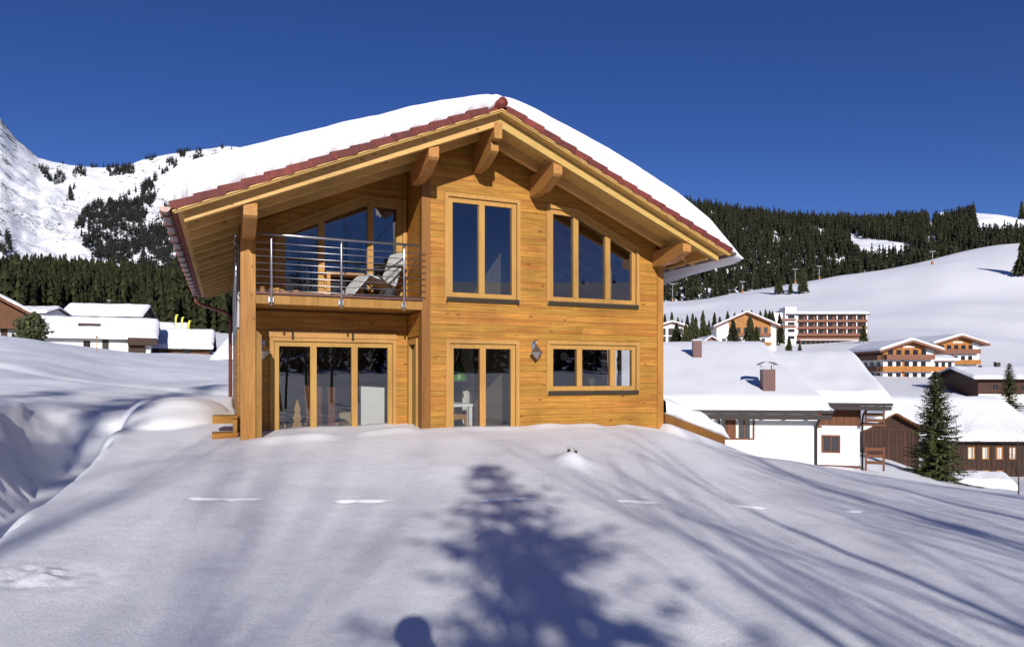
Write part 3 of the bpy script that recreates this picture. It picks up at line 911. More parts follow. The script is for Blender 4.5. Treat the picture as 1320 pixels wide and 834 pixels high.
def window(poly, y, bars, trim=0.065, sash=0.085, sill=True, open_gap=None, deep=0.0):
    """casing, recessed sash, panes and mullions. bars: list of mullion centre x"""
    n = len(poly)
    out = inset(poly, -0.03)
    win = ring('window', chalet, out, inset(poly, trim - .03), y - .055, y + .09, M['frame'])
    inn = inset(poly, trim - .03 + .004)
    s_in = inset(inn, sash)
    ring('sash', win, inn, s_in, y - .012 + deep, y + .07 + deep, M['frame'])
    x0, x1 = min(p[0] for p in s_in), max(p[0] for p in s_in)
    zb = min(p[1] for p in s_in)
    edges = [x0] + list(bars) + [x1]
    mw = 0.055
    def top_z(x):
        best = 99
        for i in range(n):
            (ax, az_), (bx_, bz_) = s_in[i], s_in[(i + 1) % n]
            if bx_ < ax - 1e-6 and bx_ - 1e-6 <= x <= ax + 1e-6:
                best = min(best, az_ + (bz_ - az_) * (x - ax) / (bx_ - ax))
        return best
    for b in bars:
        a0, a1 = b - mw, b + mw
        prism('mullion', win, [(a0, zb), (a1, zb), (a1, top_z(a1) + .004), (a0, top_z(a0) + .004)], y - .018 + deep, y + .068 + deep, M['frame'])
    for k in range(len(edges) - 1):
        a = edges[k] + (mw if k else 0) - .004; b = edges[k + 1] - (mw if k < len(edges) - 2 else 0) + .004
        pp = clip(clip(s_in, 1, 0, a), -1, 0, -b)
        prism('pane', win, inset(pp, -.003), y + .022 + deep, y + .040 + deep, M['glass'])
    if sill:
        xa, xb = min(p[0] for p in poly), max(p[0] for p in poly); z = min(p[1] for p in poly)
        box('sill', win, xa - .0, xb + .0, y - .085, y - .02, z - .01, z + .035, M['dark'])
        box('drip_board', win, xa, xb, y - .07, y - .0, z - .045, z - .012, M['dark'])
    # shadow gap under the head board
    return win

window(W1, 0.0, [1.10])
window(W2, 0.0, [3.03, 3.74])
window(DOOR, 0.0, [1.12], sill=False)
window(W4, 0.0, [3.11, 3.85])
window(LOW, 1.03, [-1.74, -1.01], sill=False)
window(UPP, 1.03, [-1.60, -0.72], sill=False, sash=.11)
lintel = box('lintel_board', chalet, -2.50, -0.24, .955, 1.0, 2.30, 2.42, M['frame'])
for x in (-2.1, -1.05):
    box('shutter_clip', chalet, x - .02, x + .02, .945, .955, 2.27, 2.40, M['dark'])

# interior shell so the panes look into rooms
def room(name, x0, x1, y0, y1, z0, z1):
    V = [(x, y, z) for z in (z0, z1) for y in (y0, y1) for x in (x0, x1)]
    return V
box('room_floor', chalet, UL + .2, UR - .16, 1.2, 8.3, -.02, 0.05, M['room_floor'])
box('room_floor', chalet, .14, UR - .16, .17, 1.2, -.02, 0.049, M['room_floor'])
box('storey_floor', chalet, UL + .2, UR - .16, 1.2, 8.3, 2.62, 2.92, M['room'])
box('storey_floor', chalet, .14, UR - .16, .17, 1.2, 2.621, 2.919, M['room'])
box('partition', chalet, 1.95, 2.05, .2, 4.6, .05, 2.62, M['room'])
box('partition', chalet, UL + .2, 0.1, 4.6, 4.7, .05, 2.62, M['room'])
box('partition', chalet, 0.95, 1.95, 4.6, 4.7, .05, 2.62, M['room'])
box('partition', chalet, 2.05, UR - .2, 4.0, 4.1, .05, 2.62, M['room'])
box('partition', chalet, 2.05, 2.13, .2, 8, 2.92, 5.2, M['room'])
box('partition', chalet, -.04, .06, 1.2, 8, 2.92, 5.2, M['room'])

# balcony
bal = box('balcony', chalet, UL + .26, -.02, -.02, 1.0, 2.86, 2.93, M['larch'])
box('front_beam', bal, 0, 0, 0, 0, 0, 0, M['frame'])
bpy.data.objects.remove(bal.children[0])
def balc(name, *a, mat='frame'):
    return box(name, chalet, *a, M[mat])
balc('balcony_beam', -2.75, -.03, -.05, .06, 2.775, 2.915, mat='larch_z')
balc('balcony_edge_board', -2.75, -.02, -.07, .08, 2.932, 2.965, mat='redbrown')
for k in range(8):
    balc('balcony_soffit_board', -2.75, -.02, .065 + k * .117, .177 + k * .117, 2.80, 2.83, mat='larch')
# corner post carrying the roof, with a small bracket
post = box('corner_post', chalet, UL, -2.755, -.03, .20, -.4, RB(-2.87) - .16, M['larch_z'])
prism('bracket', chalet, [(-2.755, 2.36), (-2.66, 2.28), (-2.66, -.3), (-2.755, -.3)], .02, .15, M['larch_z'])
balc('side_beam', UL + .02, UL + .18, .2, 1.03, 2.70, 2.92, mat='larch_z')

# railing
def rail(name, pts, r):
    return tube(name, chalet, pts, r, M['steel'], 8)
for i, x in enumerate((-2.52, -1.42, -.36)):
    rail('railing_post', [(x, -.10, 2.74), (x, -.10, 3.80), (x + .012, -.085, 3.86)], .019)
    box('post_bracket', chalet, x - .045, x + .035, -.09, -.05, 2.80, 2.88, M['steel'])
rail('handrail', [(-2.78, -.085, 3.885), (-2.0, -.085, 3.885), (-.10, -.085, 3.885)], .022)
for k in range(8):
    z = 2.99 + k * .108
    rail('railing_bar', [(-2.76, -.085, z), (.03, -.085, z)], .0068)
for k in range(8):
    z = 2.99 + k * .108
    rail('railing_bar', [(UL - .06, .2, z), (UL - .06, 1.05, z)], .0085)
rail('handrail', [(UL - .06, .15, 3.885), (UL - .06, 1.05, 3.885)], .022)
for y in (.3, .95):
    rail('railing_post', [(UL - .06, y, 2.74), (UL - .06, y, 3.87)], .019)

# ---- roof
W0, W1R = -1.24, 9.8
EL, ER = -3.89, 5.73
roof = obj('roof', prism_mesh('roof', [(EL, RT(EL) - .02), (EL, RT(EL) - .08), (URIDGE, RT(URIDGE) - .08), (ER, RT(ER) - .08), (ER, RT(ER) - .02), (URIDGE, RT(URIDGE) - .02)], W0 + .06, W1R, M['tile']), chalet)
obj('soffit', prism_mesh('soffit', [(EL + .08, RT(EL + .08) - .122), (URIDGE, RT(URIDGE) - .122), (ER - .08, RT(ER - .08) - .122), (ER - .08, RT(ER - .08) - .084), (URIDGE, RT(URIDGE) - .084), (EL + .08, RT(EL + .08) - .084)], W0 + .03, W1R - .03, M['soffit']), roof)
def slope_bar(name, ua, ub, y0, y1, dz0, dz1, mat, endcut=0.0):
    """bar following the roof slope between ua and ub; dz measured down from the tile top"""
    return prism(name, roof, [(ua, RT(ua) - dz1 + endcut), (ub, RT(ub) - dz1), (ub, RT(ub) - dz0), (ua, RT(ua) - dz0)], y0, y1, M[mat])
for s in (-1, 1):
    e = EL if s < 0 else ER
    slope_bar('verge_board', e - s * .02, URIDGE, W0 - .02, W0 + .03, .088, .112, 'rafter')
    slope_bar('verge_board', e - s * .04, URIDGE, W0 + .0, W0 + .03, .114, .136, 'rafter')
    for k in range(16):
        y = -1.02 + k * .70
        if y > W1R - .1: break
        first = k == 0
        slope_bar('rafter', e - s * .16, URIDGE, y - .05, y + .05, .124, .31 if first else .295, 'rafter', .05)
    for k in range(int(5.45 / .335)):
        d0 = k * .335
        ca = math.atan(SL)
        # verge tiles: overlapping, each tipped a little, lapped up the slope
        um = URIDGE + s * (4.89 if s < 0 else 4.73) - s * (d0 + .185) * math.cos(ca) + (-.0)
        if (um - URIDGE) * s < .2: break
        t = box('verge_tile', roof, -.195, .195, -.0, .16, -.06, .075, M['tile'])
        t.location = (um, W0 + .055 + random.uniform(-.006, .006), RT(um) - .028)
        t.scale = (.385, .17 + random.uniform(-.01, .01), .105)
        t.rotation_euler = (0, s * (ca - .08 + random.uniform(-.02, .02)), 0)
        r_ = box('tile_rib', roof, 0, .1, 0, .1, 0, .1, M['tile'])
        r_.location = (um + s * .12, W0 + .05, RT(um + s * .12) - .030); r_.scale = (.028, .19, .112); r_.rotation_euler = (0, s * ca, 0)
tube('ridge_cap', roof, [(URIDGE, W0 - .05, RT(URIDGE) + .005), (URIDGE, W0 + .35, RT(URIDGE) + .005), (URIDGE, W1R, RT(URIDGE) + .0)], .088, M['tile'], 20)

def purlin(u, top, wd, hd, y1, label=None):
    """beam with a shaped nose, running into the house"""
    f = -1.04
    prof = [(f + .02, top), (f, top - .04), (f, top - hd * .52), (f + .05, top - hd * .62), (f + .45, top - hd), (y1, top - hd), (y1, top)]
    return prism('purlin', roof, prof, u - wd / 2, u + wd / 2, M['purlin'], 'x')
box('purlin', roof, URIDGE - .07, URIDGE + .07, -1.08, 8.3, RB(URIDGE) - .21, RB(URIDGE) + .06, M['purlin'])
purlin(URIDGE, RB(URIDGE) - .215, .138, .30, 8.3).location.y = .12
purlin(-.10, RB(-.10) + .03, .17, .37, .10)
purlin(2.13, RB(2.13) + .03, .17, .37, 8.3)
purlin(-2.865, RB(-2.865) + .04, .19, .36, 8.3)
purlin(4.86, RB(4.86) + .03, .19, .30, 8.3)
# blocks between the rafter heads at the right eave
for k in range(5):
    y = -.65 + k * .7
    slope_bar('eave_block', ER - .30, ER - .36, y - .30, y + .30, .125, .30, 'soffit')

# gutters, brackets, downpipe
def gutter(u, z, y0, y1):
    V, Fc = [], []
    n = 9
    for i, y in enumerate((y0, y1)):
        for k in range(n):
            t = math.pi + math.pi * k / (n - 1)
            V.append((u + .075 * math.cos(t), y, z + .075 * math.sin(t)))
        for k in range(n):
            t = 2 * math.pi - math.pi * k / (n - 1)
            V.append((u + .068 * math.cos(t), y, z + .068 * math.sin(t)))
    m = 2 * n
    for k in range(m):
        Fc.append((k, (k + 1) % m, m + (k + 1) % m, m + k))
    g = obj('gutter', mesh_from('gutter', V, Fc, M['gutter']), roof)
    e = [(u + .074 * math.cos(math.pi + math.pi * k / 8), z + .074 * math.sin(math.pi + math.pi * k / 8)) for k in range(9)]
    prism('end_cap', g, e, y0 - .006, y0, M['gutter'])
    return g
gl = gutter(EL - .075, RT(EL) - .035, W0 + .02, W1R - .1)
for k in range(15):
    y = W0 + .3 + k * .7
    tube('gutter_bracket', gl, [(EL - .075 + .083 * math.cos(t), y, RT(EL) - .035 + .083 * math.sin(t)) for t in [math.pi + i * math.pi / 8 for i in range(9)]], .011, M['copper'], 6)
gr_ = gutter(ER + .075, RT(ER) - .04, W0 + .02, W1R - .1)
zg = RT(EL) - .10
tube('downpipe', chalet, [(EL - .075, 9.45, zg), (EL - .075, 9.45, zg - .12), (EL + .02, 9.3, zg - .22), (UL - .18, 8.75, zg - .50), (UL - .09, 8.62, zg - .62), (UL - .09, 8.60, zg - .8), (UL - .09, 8.60, -.2)], .048, M['copper'], 10)
# snow guard hook near the right verge
sg = tube('snow_guard', roof, [(5.15, W0 + .15, RT(5.15) - .02), (5.15, W0 + .12, RT(5.15) + .16), (5.05, W0 + .12, RT(5.05) + .10)], .012, M['dark'], 6)
tube('snow_guard', roof, [(5.22, W0 + .15, RT(5.22) - .02), (5.22, W0 + .12, RT(5.22) + .13)], .012, M['dark'], 6)

# ---- snow on the roof
def roof_snow():
    us = np.concatenate([np.linspace(-3.98, -3.6, 26), np.linspace(-3.58, 5.5, 210), np.linspace(5.52, 6.06, 28)])
    prof = [(0.06, -.02), (0.03, .05), (0.0, .16), (-.015, .33), (-.02, .52), (-.015, .70), (.01, .84), (.06, .94), (.16, .985), (.45, 1.0), (1.0, 1.02), (1.8, 1.0), (3.0, 1.03), (5, 1.0), (7, 1.03), (9.5, 1.0), (10.7, .97), (10.95, .75), (11.05, .4), (11.06, 0.0)]
    Th = np.interp(us, [-3.98, -3.6, -2.2, -.5, .6, 1.0, 1.6, 3.0, 4.6, 5.3, 5.75, 6.06], [.58, .60, .55, .46, .33, .25, .36, .52, .54, .44, .20, .07])
    d = np.minimum((us + 3.98) / .18, 1)
    Th = Th * np.sqrt(np.clip(1 - (1 - d) ** 2, 0.0, 1))
    uc = np.clip(us, EL, ER)
    zb = 6.10 - SL * np.abs(uc - URIDGE) - .004
    # soften the fold at the ridge
    over = np.clip(us - ER, 0, 1)
    zb = zb - over * .35
    V = []
    for j, (y, f) in enumerate(prof):
        ragged = (fbm(us * 5.5, us * 0 + 1, 4, 5) * .035 + fbm(us * 17, us * 0 + 1, 2, 8) * .015) if j < 4 else fbm(us * 2.0, us * 0 + j * .3, 3, 9) * .015
        yy = W0 + .055 + y + ragged + (.12 * np.exp(-((us - URIDGE) / .14) ** 2) if j < 8 else 0)
        lump = 1 + .018 * fbm(us * 1.1, us * 0 + y * .9, 2, 15) + .006 * fbm(us * 6, us * 0 + y * 2, 2, 16)
        z = zb + Th * f * lump
        if j == 0: z = zb + .0 * us
        if j in (1, 2):
            z = z + np.abs(fbm(us * 8, us * 0 + 4, 3, 19)) * .03
        sag = np.clip(over / .22, 0, 1) * (.05 + .26 * np.clip((y - .2) / 2.5, 0, 1))
        V.append(np.stack([us, yy, z - sag], 1))
    V = np.array(V); nj, ni = V.shape[:2]
    bot = np.stack([us, np.full_like(us, W0 + .3), zb - .001 - np.where(us > ER, .02, 0) - .06 * np.clip(over / .22, 0, 1)], 1)
    bot2 = np.stack([us, np.full_like(us, W0 + .055 + 11.0), zb - .001 - np.where(us > ER, .10, 0) - .31 * np.clip(over / .22, 0, 1)], 1)
    V = np.concatenate([[bot2], [bot], V], 0); nj += 2
    i, j = np.meshgrid(np.arange(nj), np.arange(ni - 1), indexing='ij')
    i2 = (i + 1) % nj
    T = np.stack([i * ni + j, i * ni + j + 1, i2 * ni + j + 1, i2 * ni + j], -1).reshape(-1, 4)
    V = V.reshape(-1, 3)
    me = mesh_np('roof_snow', V, T, M['snow'], True)
    return me
rs = obj('roof_snow', roof_snow(), None, (OX, OY, 0), TH)
tag(rs, 'thick smooth snow lying on the red tiled chalet roof', 'snow', kind='stuff')

# ---- lean-to beside the right wall
lt = thing('lean_to', 'low timber lean-to roof dropping from the right wall of the chalet', 'lean-to', (OX, OY, 0), TH)
lz = lambda u: .86 - .34 * (u - 5.0)
prism('beam', lt, [(5.04, lz(5.04) - .16), (6.55, lz(6.55) - .16), (6.55, lz(6.55)), (5.04, lz(5.04))], -.10, .02, M['larch_red'])
prism('roof_boards', lt, [(5.04, lz(5.04) - .05), (6.62, lz(6.62) - .05), (6.62, lz(6.62) + .0), (5.04, lz(5.04))], .025, 3.0, M['larch_red'])
prism('beam', lt, [(5.04, lz(5.04) - .16), (6.55, lz(6.55) - .16), (6.55, lz(6.55)), (5.04, lz(5.04))], 2.9, 3.0, M['larch_red'])
for y in (-.04, 2.95):
    box('post', lt, 6.2, 6.32, y - .05, y + .05, -1.5, lz(6.26) - .1, M['larch_red'])
us = np.linspace(5.04, 6.66, 60); V = []
for j, (y, f) in enumerate([(.0, 0), (-.10, .1), (-.14, .45), (-.10, .8), (.02, .97), (.3, 1.02), (1.5, 1.0), (2.9, .95), (3.1, .5), (3.05, 0)]):
    T_ = np.interp(us, [5.04, 6.1, 6.5, 6.66], [.34, .34, .24, .02]) * (1 + .08 * fbm(us * 4, us * 0 + y, 3, 4))
    V.append(np.stack([us, us * 0 + y + .03 * fbm(us * 5, us * 0 + j, 2, 6), lz(us) + .004 + T_ * f], 1))
V = np.array(V); nj, ni = V.shape[:2]
i, j = np.meshgrid(np.arange(nj), np.arange(ni - 1), indexing='ij'); i2 = (i + 1) % nj
T = np.stack([i * ni + j, i * ni + j + 1, i2 * ni + j + 1, i2 * ni + j], -1).reshape(-1, 4)
ls = obj('lean_to_snow', mesh_np('lean_to_snow', V.reshape(-1, 3), T, M['snow'], True), None, (OX, OY, 0), TH)
tag(ls, 'rounded strip of snow on the low lean-to roof', 'snow', kind='stuff')

# timber steps at the left corner
st = thing('timber_steps', 'two heavy timber steps by the left corner post half under snow', 'steps', (OX, OY, 0), TH)
for k, (z, y) in enumerate(((.56, .35), (.82, .75))):
    box('step', st, UL - .42, UL - .03, y, y + .42, z, z + .13, M['larch'])
box('stringer', st, UL - .10, UL - .04, .4, 1.2, .0, .9, M['larch_z'])

# ---- lamps on the wall
def wall_lamp(u, y, z, label):
    t = thing('wall_lamp', label, 'wall lamp', (*h2w(u, y), z), TH, 'lamps on the chalet walls')
    box('back_plate', t, -.04, .04, -.0, .025, .06, .20, M['steel'])
    tube('arm', t, [(0, .01, .16), (0, -.08, .24), (0, -.16, .22), (0, -.17, .12)], .012, M['steel'])
    V = [(0, -.17, .13), (.125, -.17, 0), (0, -.295, 0), (-.125, -.17, 0), (0, -.045, 0), (0, -.17, -.14)]
    obj('lantern_body', mesh_from('lantern_body', V, [(0, 1, 2), (0, 2, 3), (0, 3, 4), (0, 4, 1), (5, 2, 1), (5, 3, 2), (5, 4, 3), (5, 1, 4)], M['steel']), t)
    return t
wall_lamp(2.12, -.035, 2.06, 'silver diamond lantern on the sunny wall between glass door and low window')
wall_lamp(-2.60, .995, 2.04, 'silver diamond lantern in the recess beside the corner post')

# ---- furniture and things behind the panes
def at_h(u, y, z=0.05):
    return (*h2w(u, y), z)
def folding_chair():
    t = thing('folding_chair', 'grey reclining folding chair on the balcony', 'chair', at_h(-.62, .52, 2.935), TH + .35)
    fab = plain('grey_fabric', (.50, .51, .50), .85)
    prism('seat', t, [(-.38, .42), (.12, .28), (.12, .31), (-.38, .45)], -.25, .25, fab)
    prism('backrest', t, [(.10, .30), (.34, .92), (.37, .91), (.14, .28)], -.25, .25, fab)
    prism('leg_rest', t, [(-.70, .06), (-.38, .42), (-.36, .45), (-.72, .08)], -.25, .25, fab)
    for y in (-.27, .27):
        tube('leg', t, [(-.30, y, .0), (.30, y, .62)], .014, M['dark'])
        tube('leg', t, [(.35, y, .0), (-.25, y, .45)], .014, M['dark'])
        tube('armrest', t, [(-.28, y, .58), (.26, y, .64)], .018, M['dark'])
folding_chair()
tb = thing('balcony_table', 'small wooden table on the balcony by the folding chair', 'table', at_h(-1.25, .72, 2.935), TH)
box('tabletop', tb, -.33, .33, -.2, .2, .46, .50, M['frame'])
for x in (-.29, .29):
    for y in (-.16, .16):
        box('leg', tb, x - .03, x + .03, y - .03, y + .03, 0, .46, M['frame'])
for k, (x, h) in enumerate(((-2.66, .16), (-2.30, .10), (-2.12, .13))):
    lg = prism('firewood_log', None, [(-.06, 0), (.07, 0), (.05, h), (-.04, h * .9)], -.12, .14, M['larch_z'])
    lg.location = at_h(x, .4, 2.932); lg.rotation_euler = (0, 0, TH)
    tag(lg, ['split log on the balcony floor against the corner post', 'flat split log second from the corner post on the balcony', 'split log third from the corner post on the balcony'][k], 'log', 'split logs on the balcony')

def fir_cutout(u, y, h, label):
    t = thing('wooden_fir', label, 'decoration', at_h(u, y), TH)
    pts = []
    n = 5
    for k in range(n):
        z0 = .25 + (h - .25) * k / n; z1 = .25 + (h - .25) * (k + 1) / n
        pts += [(.13 * (1 - k / n) + .03, z0), (.075 * (1 - k / n) + .006, z1 - .02)]
    poly = [(.02, .25)] + pts + [(0, h + .03)] + [(-a, b) for a, b in reversed(pts)] + [(-.02, .25)]
    prism('silhouette', t, poly, -.02, .02, M['frame'])
    box('foot', t, -.13, .13, -.09, .09, 0, .25, M['frame'])
fir_cutout(-1.98, 1.45, 1.12, 'wooden fir tree cutout behind the large glass door')
fir_cutout(-2.28, 1.50, 1.2, 'tall narrow wooden fir cutout at the left edge of the large glass door')

def armchair(u, y, rz, label, cm):
    t = thing('armchair', label, 'chair', at_h(u, y), TH + rz)
    prism('backrest', t, [(-.30, .40), (.30, .40), (.36, 1.38), (-.30, 1.34)], .22, .30, cm)
    box('seat', t, -.32, .32, -.32, .24, .34, .46, cm)
    for x in (-.32, .32):
        box('armrest', t, x - .035, x + .035, -.30, .28, .58, .62, M['frame'])
        for yy in (-.28, .24):
            box('leg', t, x - .025, x + .025, yy - .025, yy + .025, 0, .58, M['frame'])
armchair(-.62, 2.1, math.pi + .15, 'white high backed armchair behind the right pane of the large glass door', M['white'])
armchair(-1.25, 2.9, 2.6, 'wooden armchair with dark seat behind the middle pane of the large glass door', M['brownwood'])

def chair(u, y, rz, label, h=.98):
    t = thing('wooden_chair', label, 'chair', at_h(u, y), TH + rz, 'chairs at the indoor table')
    box('seat', t, -.2, .2, -.2, .2, .43, .46, M['frame'])
    box('backrest', t, -.2, .2, .18, .2, .72, h, M['frame'])
    for x in (-.18, .18):
        box('leg', t, x - .02, x + .02, -.2, -.16, 0, .43, M['frame'])
        box('leg', t, x - .02, x + .02, .17, .21, 0, h - .02, M['frame'])
dt = thing('dining_table', 'white dining table inside the narrow glass door', 'table', at_h(.80, 1.15), TH)
box('tabletop', dt, -.40, .35, -.55, .55, .99, 1.04, M['white'])
for x in (-.36, .31):
    for y in (-.5, .5):
        box('leg', dt, x - .03, x + .03, y - .03, y + .03, 0, .99, M['white'])
chair(1.02, .85, .2, 'wooden chair at the near side of the white dining table', .9)
chair(.95, 2.2, 3.1, 'wooden chair beyond the white dining table, seen under the green lamp', 1.25)
pl = thing('pendant_lamp', 'green bell shaped pendant lamp hanging over the white dining table', 'lamp', at_h(1.10, 1.3, 1.42), TH)
V, Fc = [], []
prof = [(.02, .38), (.05, .36), (.10, .24), (.155, .06), (.165, 0), (.155, .0), (.09, .24), (.03, .35)]
for r_, z in prof:
    for k in range(20):
        V.append((r_ * math.cos(k * math.pi / 10), r_ * math.sin(k * math.pi / 10), z + .1))
for i in range(len(prof) - 1):
    for k in range(20):
        Fc.append((i * 20 + k, i * 20 + (k + 1) % 20, (i + 1) * 20 + (k + 1) % 20, (i + 1) * 20 + k))
obj('lamp_shade', mesh_from('lamp_shade', V, Fc, plain('green_enamel', (.07, .22, .015), .35), True), pl)
tube('cord', pl, [(0, 0, .46), (0, 0, 1.17)], .008, M['dark'])
cb = thing('curtain', 'long pale curtain inside the narrow glass door', 'curtain', at_h(1.72, 2.1), TH)
V = [(-.28 + .028 * k, .03 * math.sin(k * 1.4), z) for z in (0, 2.4) for k in range(11)]
obj('fabric', mesh_from('fabric', V, [(k, k + 1, 12 + k, 11 + k) for k in range(10)], M['curtain'], True, False), cb)
tube('rail', cb, [(-.35, 0, 2.42), (.1, 0, 2.42)], .012, M['steel'])
ds = thing('desk_lamp', 'desk lamp with angled arm behind the right pane of the low window', 'lamp', at_h(4.25, .55, 1.25), TH)
box('base', ds, -.12, .12, -.06, .06, 0.0, .03, M['white'])
tube('arm', ds, [(.05, 0, .03), (.05, 0, .75)], .010, M['steel'])
wsil = box('window_board', chalet, 2.2, 4.8, .18, .85, 1.18, 1.245, M['room'])
pot = thing('flower_pot', 'small yellow pot on the sill of the low window', 'pot', at_h(3.62, .4, 1.25), TH)
obj('pot', mesh_from('pot', [(r_ * math.cos(k * .785), r_ * math.sin(k * .785), z) for r_, z in ((.05, 0), (.075, .14)) for k in range(8)], [(k, (k + 1) % 8, 8 + (k + 1) % 8, 8 + k) for k in range(8)] + [tuple(range(8)), tuple(range(8, 16))], M['yellow']), pot)
obj('foliage', mesh_from('foliage', [(0, 0, .14), (-.1, .02, .3), (-.05, -.03, .32), (.02, 0, .36), (.1, .03, .28), (.06, -.04, .25)], [(0, 1, 2), (0, 3, 4), (0, 5, 2)], M['spruce']), pot)
ab = thing('framed_picture', 'round clock like picture on the wall behind the low window', 'picture', at_h(3.6, 1.6, 2.05), TH)
tube('frame', ab, [(.10 * math.cos(t), 0, .10 * math.sin(t)) for t in [k * math.pi / 8 for k in range(17)]], .012, M['dark'], 6)
prism('backing', ab, [(.095 * math.cos(k * math.pi / 8), .095 * math.sin(k * math.pi / 8)) for k in range(16)], .0, .01, M['curtain'])
ball = thing('floor_lamp', 'round white lamp globe on a thin stem behind the sloping upper window', 'lamp', at_h(4.3, .8, 2.92), TH)
tube('stem', ball, [(0, 0, 0), (0, 0, 1.15)], .012, M['frame'])
V, Fc = [], []
for i in range(7):
    for k in range(12):
        t = math.pi * i / 6
        V.append((.085 * math.sin(t) * math.cos(k * math.pi / 6), .085 * math.sin(t) * math.sin(k * math.pi / 6), 1.2 + .085 * math.cos(t)))
for i in range(6):
    for k in range(12):
        Fc.append((i * 12 + k, i * 12 + (k + 1) % 12, (i + 1) * 12 + (k + 1) % 12, (i + 1) * 12 + k))
obj('globe', mesh_from('globe', V, Fc, M['white'], True, False), ball)
for k, (y, z0, z1) in enumerate([(.9, 4.0, 4.12), (1.7, 4.2, 4.32), (2.5, 4.4, 4.52)]):
    slope = prism('interior_rafter', chalet, [(2.2, RT(2.2) - .6), (4.85, RT(4.85) - .6), (4.85, RT(4.85) - .45), (2.2, RT(2.2) - .45)], y, y + .1, M['purlin'])
# ------------------------------------------------------------------ neighbours
def snow_cap(name, label, fn, x0, x1, y0, y1, t, loc, rz, nx=32, ny=26, r=0.35, ragged=0.06, seed=0):
    """a rounded layer of snow over a roof fn(x,y)"""
    xs, ys = np.linspace(0, 1, nx), np.linspace(0, 1, ny)
    xs = x0 + (x1 - x0) * (3 * xs ** 2 - 2 * xs ** 3 + xs) / 2; ys = y0 + (y1 - y0) * (3 * ys ** 2 - 2 * ys ** 3 + ys) / 2
    X, Y = np.meshgrid(xs, ys)
    dx = np.minimum(X - x0, x1 - X); dy = np.minimum(Y - y0, y1 - Y)
    ex = np.clip(dx / r, 0, 1); ey = np.clip(dy / r, 0, 1)
    e = np.sqrt(np.clip(1 - (1 - ex) ** 2, 0, 1)) * np.sqrt(np.clip(1 - (1 - ey) ** 2, 0, 1))
    Z0 = fn(X, Y)
    top = Z0 + .004 + t * e * (1 + .10 * fbm(X * .9 + seed, Y * .9, 3, seed)) + .05 * e * fbm(X * .35, Y * .35, 2, seed + 3)
    edge = (ex <= 0) | (ey <= 0)
    X = X + edge * ragged * fbm(X * 2.2 + Y * 3, Y * 2 + seed, 3, seed + 7); Y = Y + edge * ragged * fbm(X * 2.1 + seed, Y * 3, 3, seed + 5)
    top = top - edge * np.abs(ragged * fbm(X * 1.7, Y * 1.7, 3, seed + 9)) * .0
    V = np.vstack([np.stack([X.ravel(), Y.ravel(), top.ravel()], 1), np.stack([X.ravel(), Y.ravel(), (Z0 + .003).ravel()], 1)])
    i, j = np.meshgrid(np.arange(ny - 1), np.arange(nx - 1), indexing='ij')
    q = np.stack([i * nx + j, i * nx + j + 1, (i + 1) * nx + j + 1, (i + 1) * nx + j], -1).reshape(-1, 4)
    o = obj(name, mesh_np(name, V, np.vstack([q, q[:, ::-1] + nx * ny]), M['snow'], True), None, loc, rz)
    return tag(o, label, 'snow', kind='stuff')

def house(name, label, px, Y, rz, w, d, zb, ze, zr, ov=(0.8, 0.6), ridge='x', wall='white', roofm='fascia', snow=0.45, snow_label=None, cat='house', group=None, roof_x=None, gable_mat=None, seed=0, ridge_at=0.5, thick=.16):
    """gabled house; origin at the middle of its front wall. ov: eaves and verge overhang. ze/zr: eave and ridge heights at the wall / ridge"""
    X = (px - CX) / F * Y
    t = thing(name, label, cat, (X, Y, 0), rz, group)
    x0, x1 = -w / 2, w / 2
    rx0, rx1 = roof_x if roof_x else (x0 - ov[1] if ridge == 'x' else x0 - ov[0], x1 + ov[1] if ridge == 'x' else x1 + ov[0])
    if ridge == 'x':
        ry0, ry1 = -ov[0], d + ov[0]; yr = d * ridge_at
        s0, s1 = (zr - ze) / yr, (zr - ze) / (d - yr)
        fn = lambda x, y: np.where(y < yr, ze + s0 * y, zr - s1 * (y - yr))
        pr = [(ry0, ze + s0 * ry0), (yr, zr), (ry1, zr - s1 * (ry1 - yr))]
        prism('wall', t, [(0, zb), (d, zb), (d, ze), (yr, zr), (0, ze)], x0, x1, M[wall], 'x')
        poly = [(a, b - thick) for a, b in pr] + [(a, b) for a, b in reversed(pr)]
        roof = prism('roof', t, poly, rx0, rx1, M[roofm], 'x')
    else:
        ry0, ry1 = -ov[1], d + ov[1]
        s = (zr - ze) / (w / 2)
        fn = lambda x, y: zr - s * np.abs(x)
        pr = [(rx0, zr - s * abs(rx0)), (0, zr), (rx1, zr - s * abs(rx1))]
        prism('wall', t, [(x0, zb), (x1, zb), (x1, ze), (0, zr), (x0, ze)], 0, d, M[wall], 'y')
        poly = [(a, b - thick) for a, b in pr] + [(a, b) for a, b in reversed(pr)]
        roof = prism('roof', t, poly, ry0, ry1, M[roofm], 'y')
    if snow:
        snow_cap('roof_snow', snow_label or 'snow on the roof of the ' + label, fn, rx0 - .05, rx1 + .05, ry0 - .05, ry1 + .05, snow, (X, Y, 0), rz, seed=seed, r=min(.5, snow * 1.1))
    t['_fn'] = 0
    del t['_fn']
    return t, roof, fn

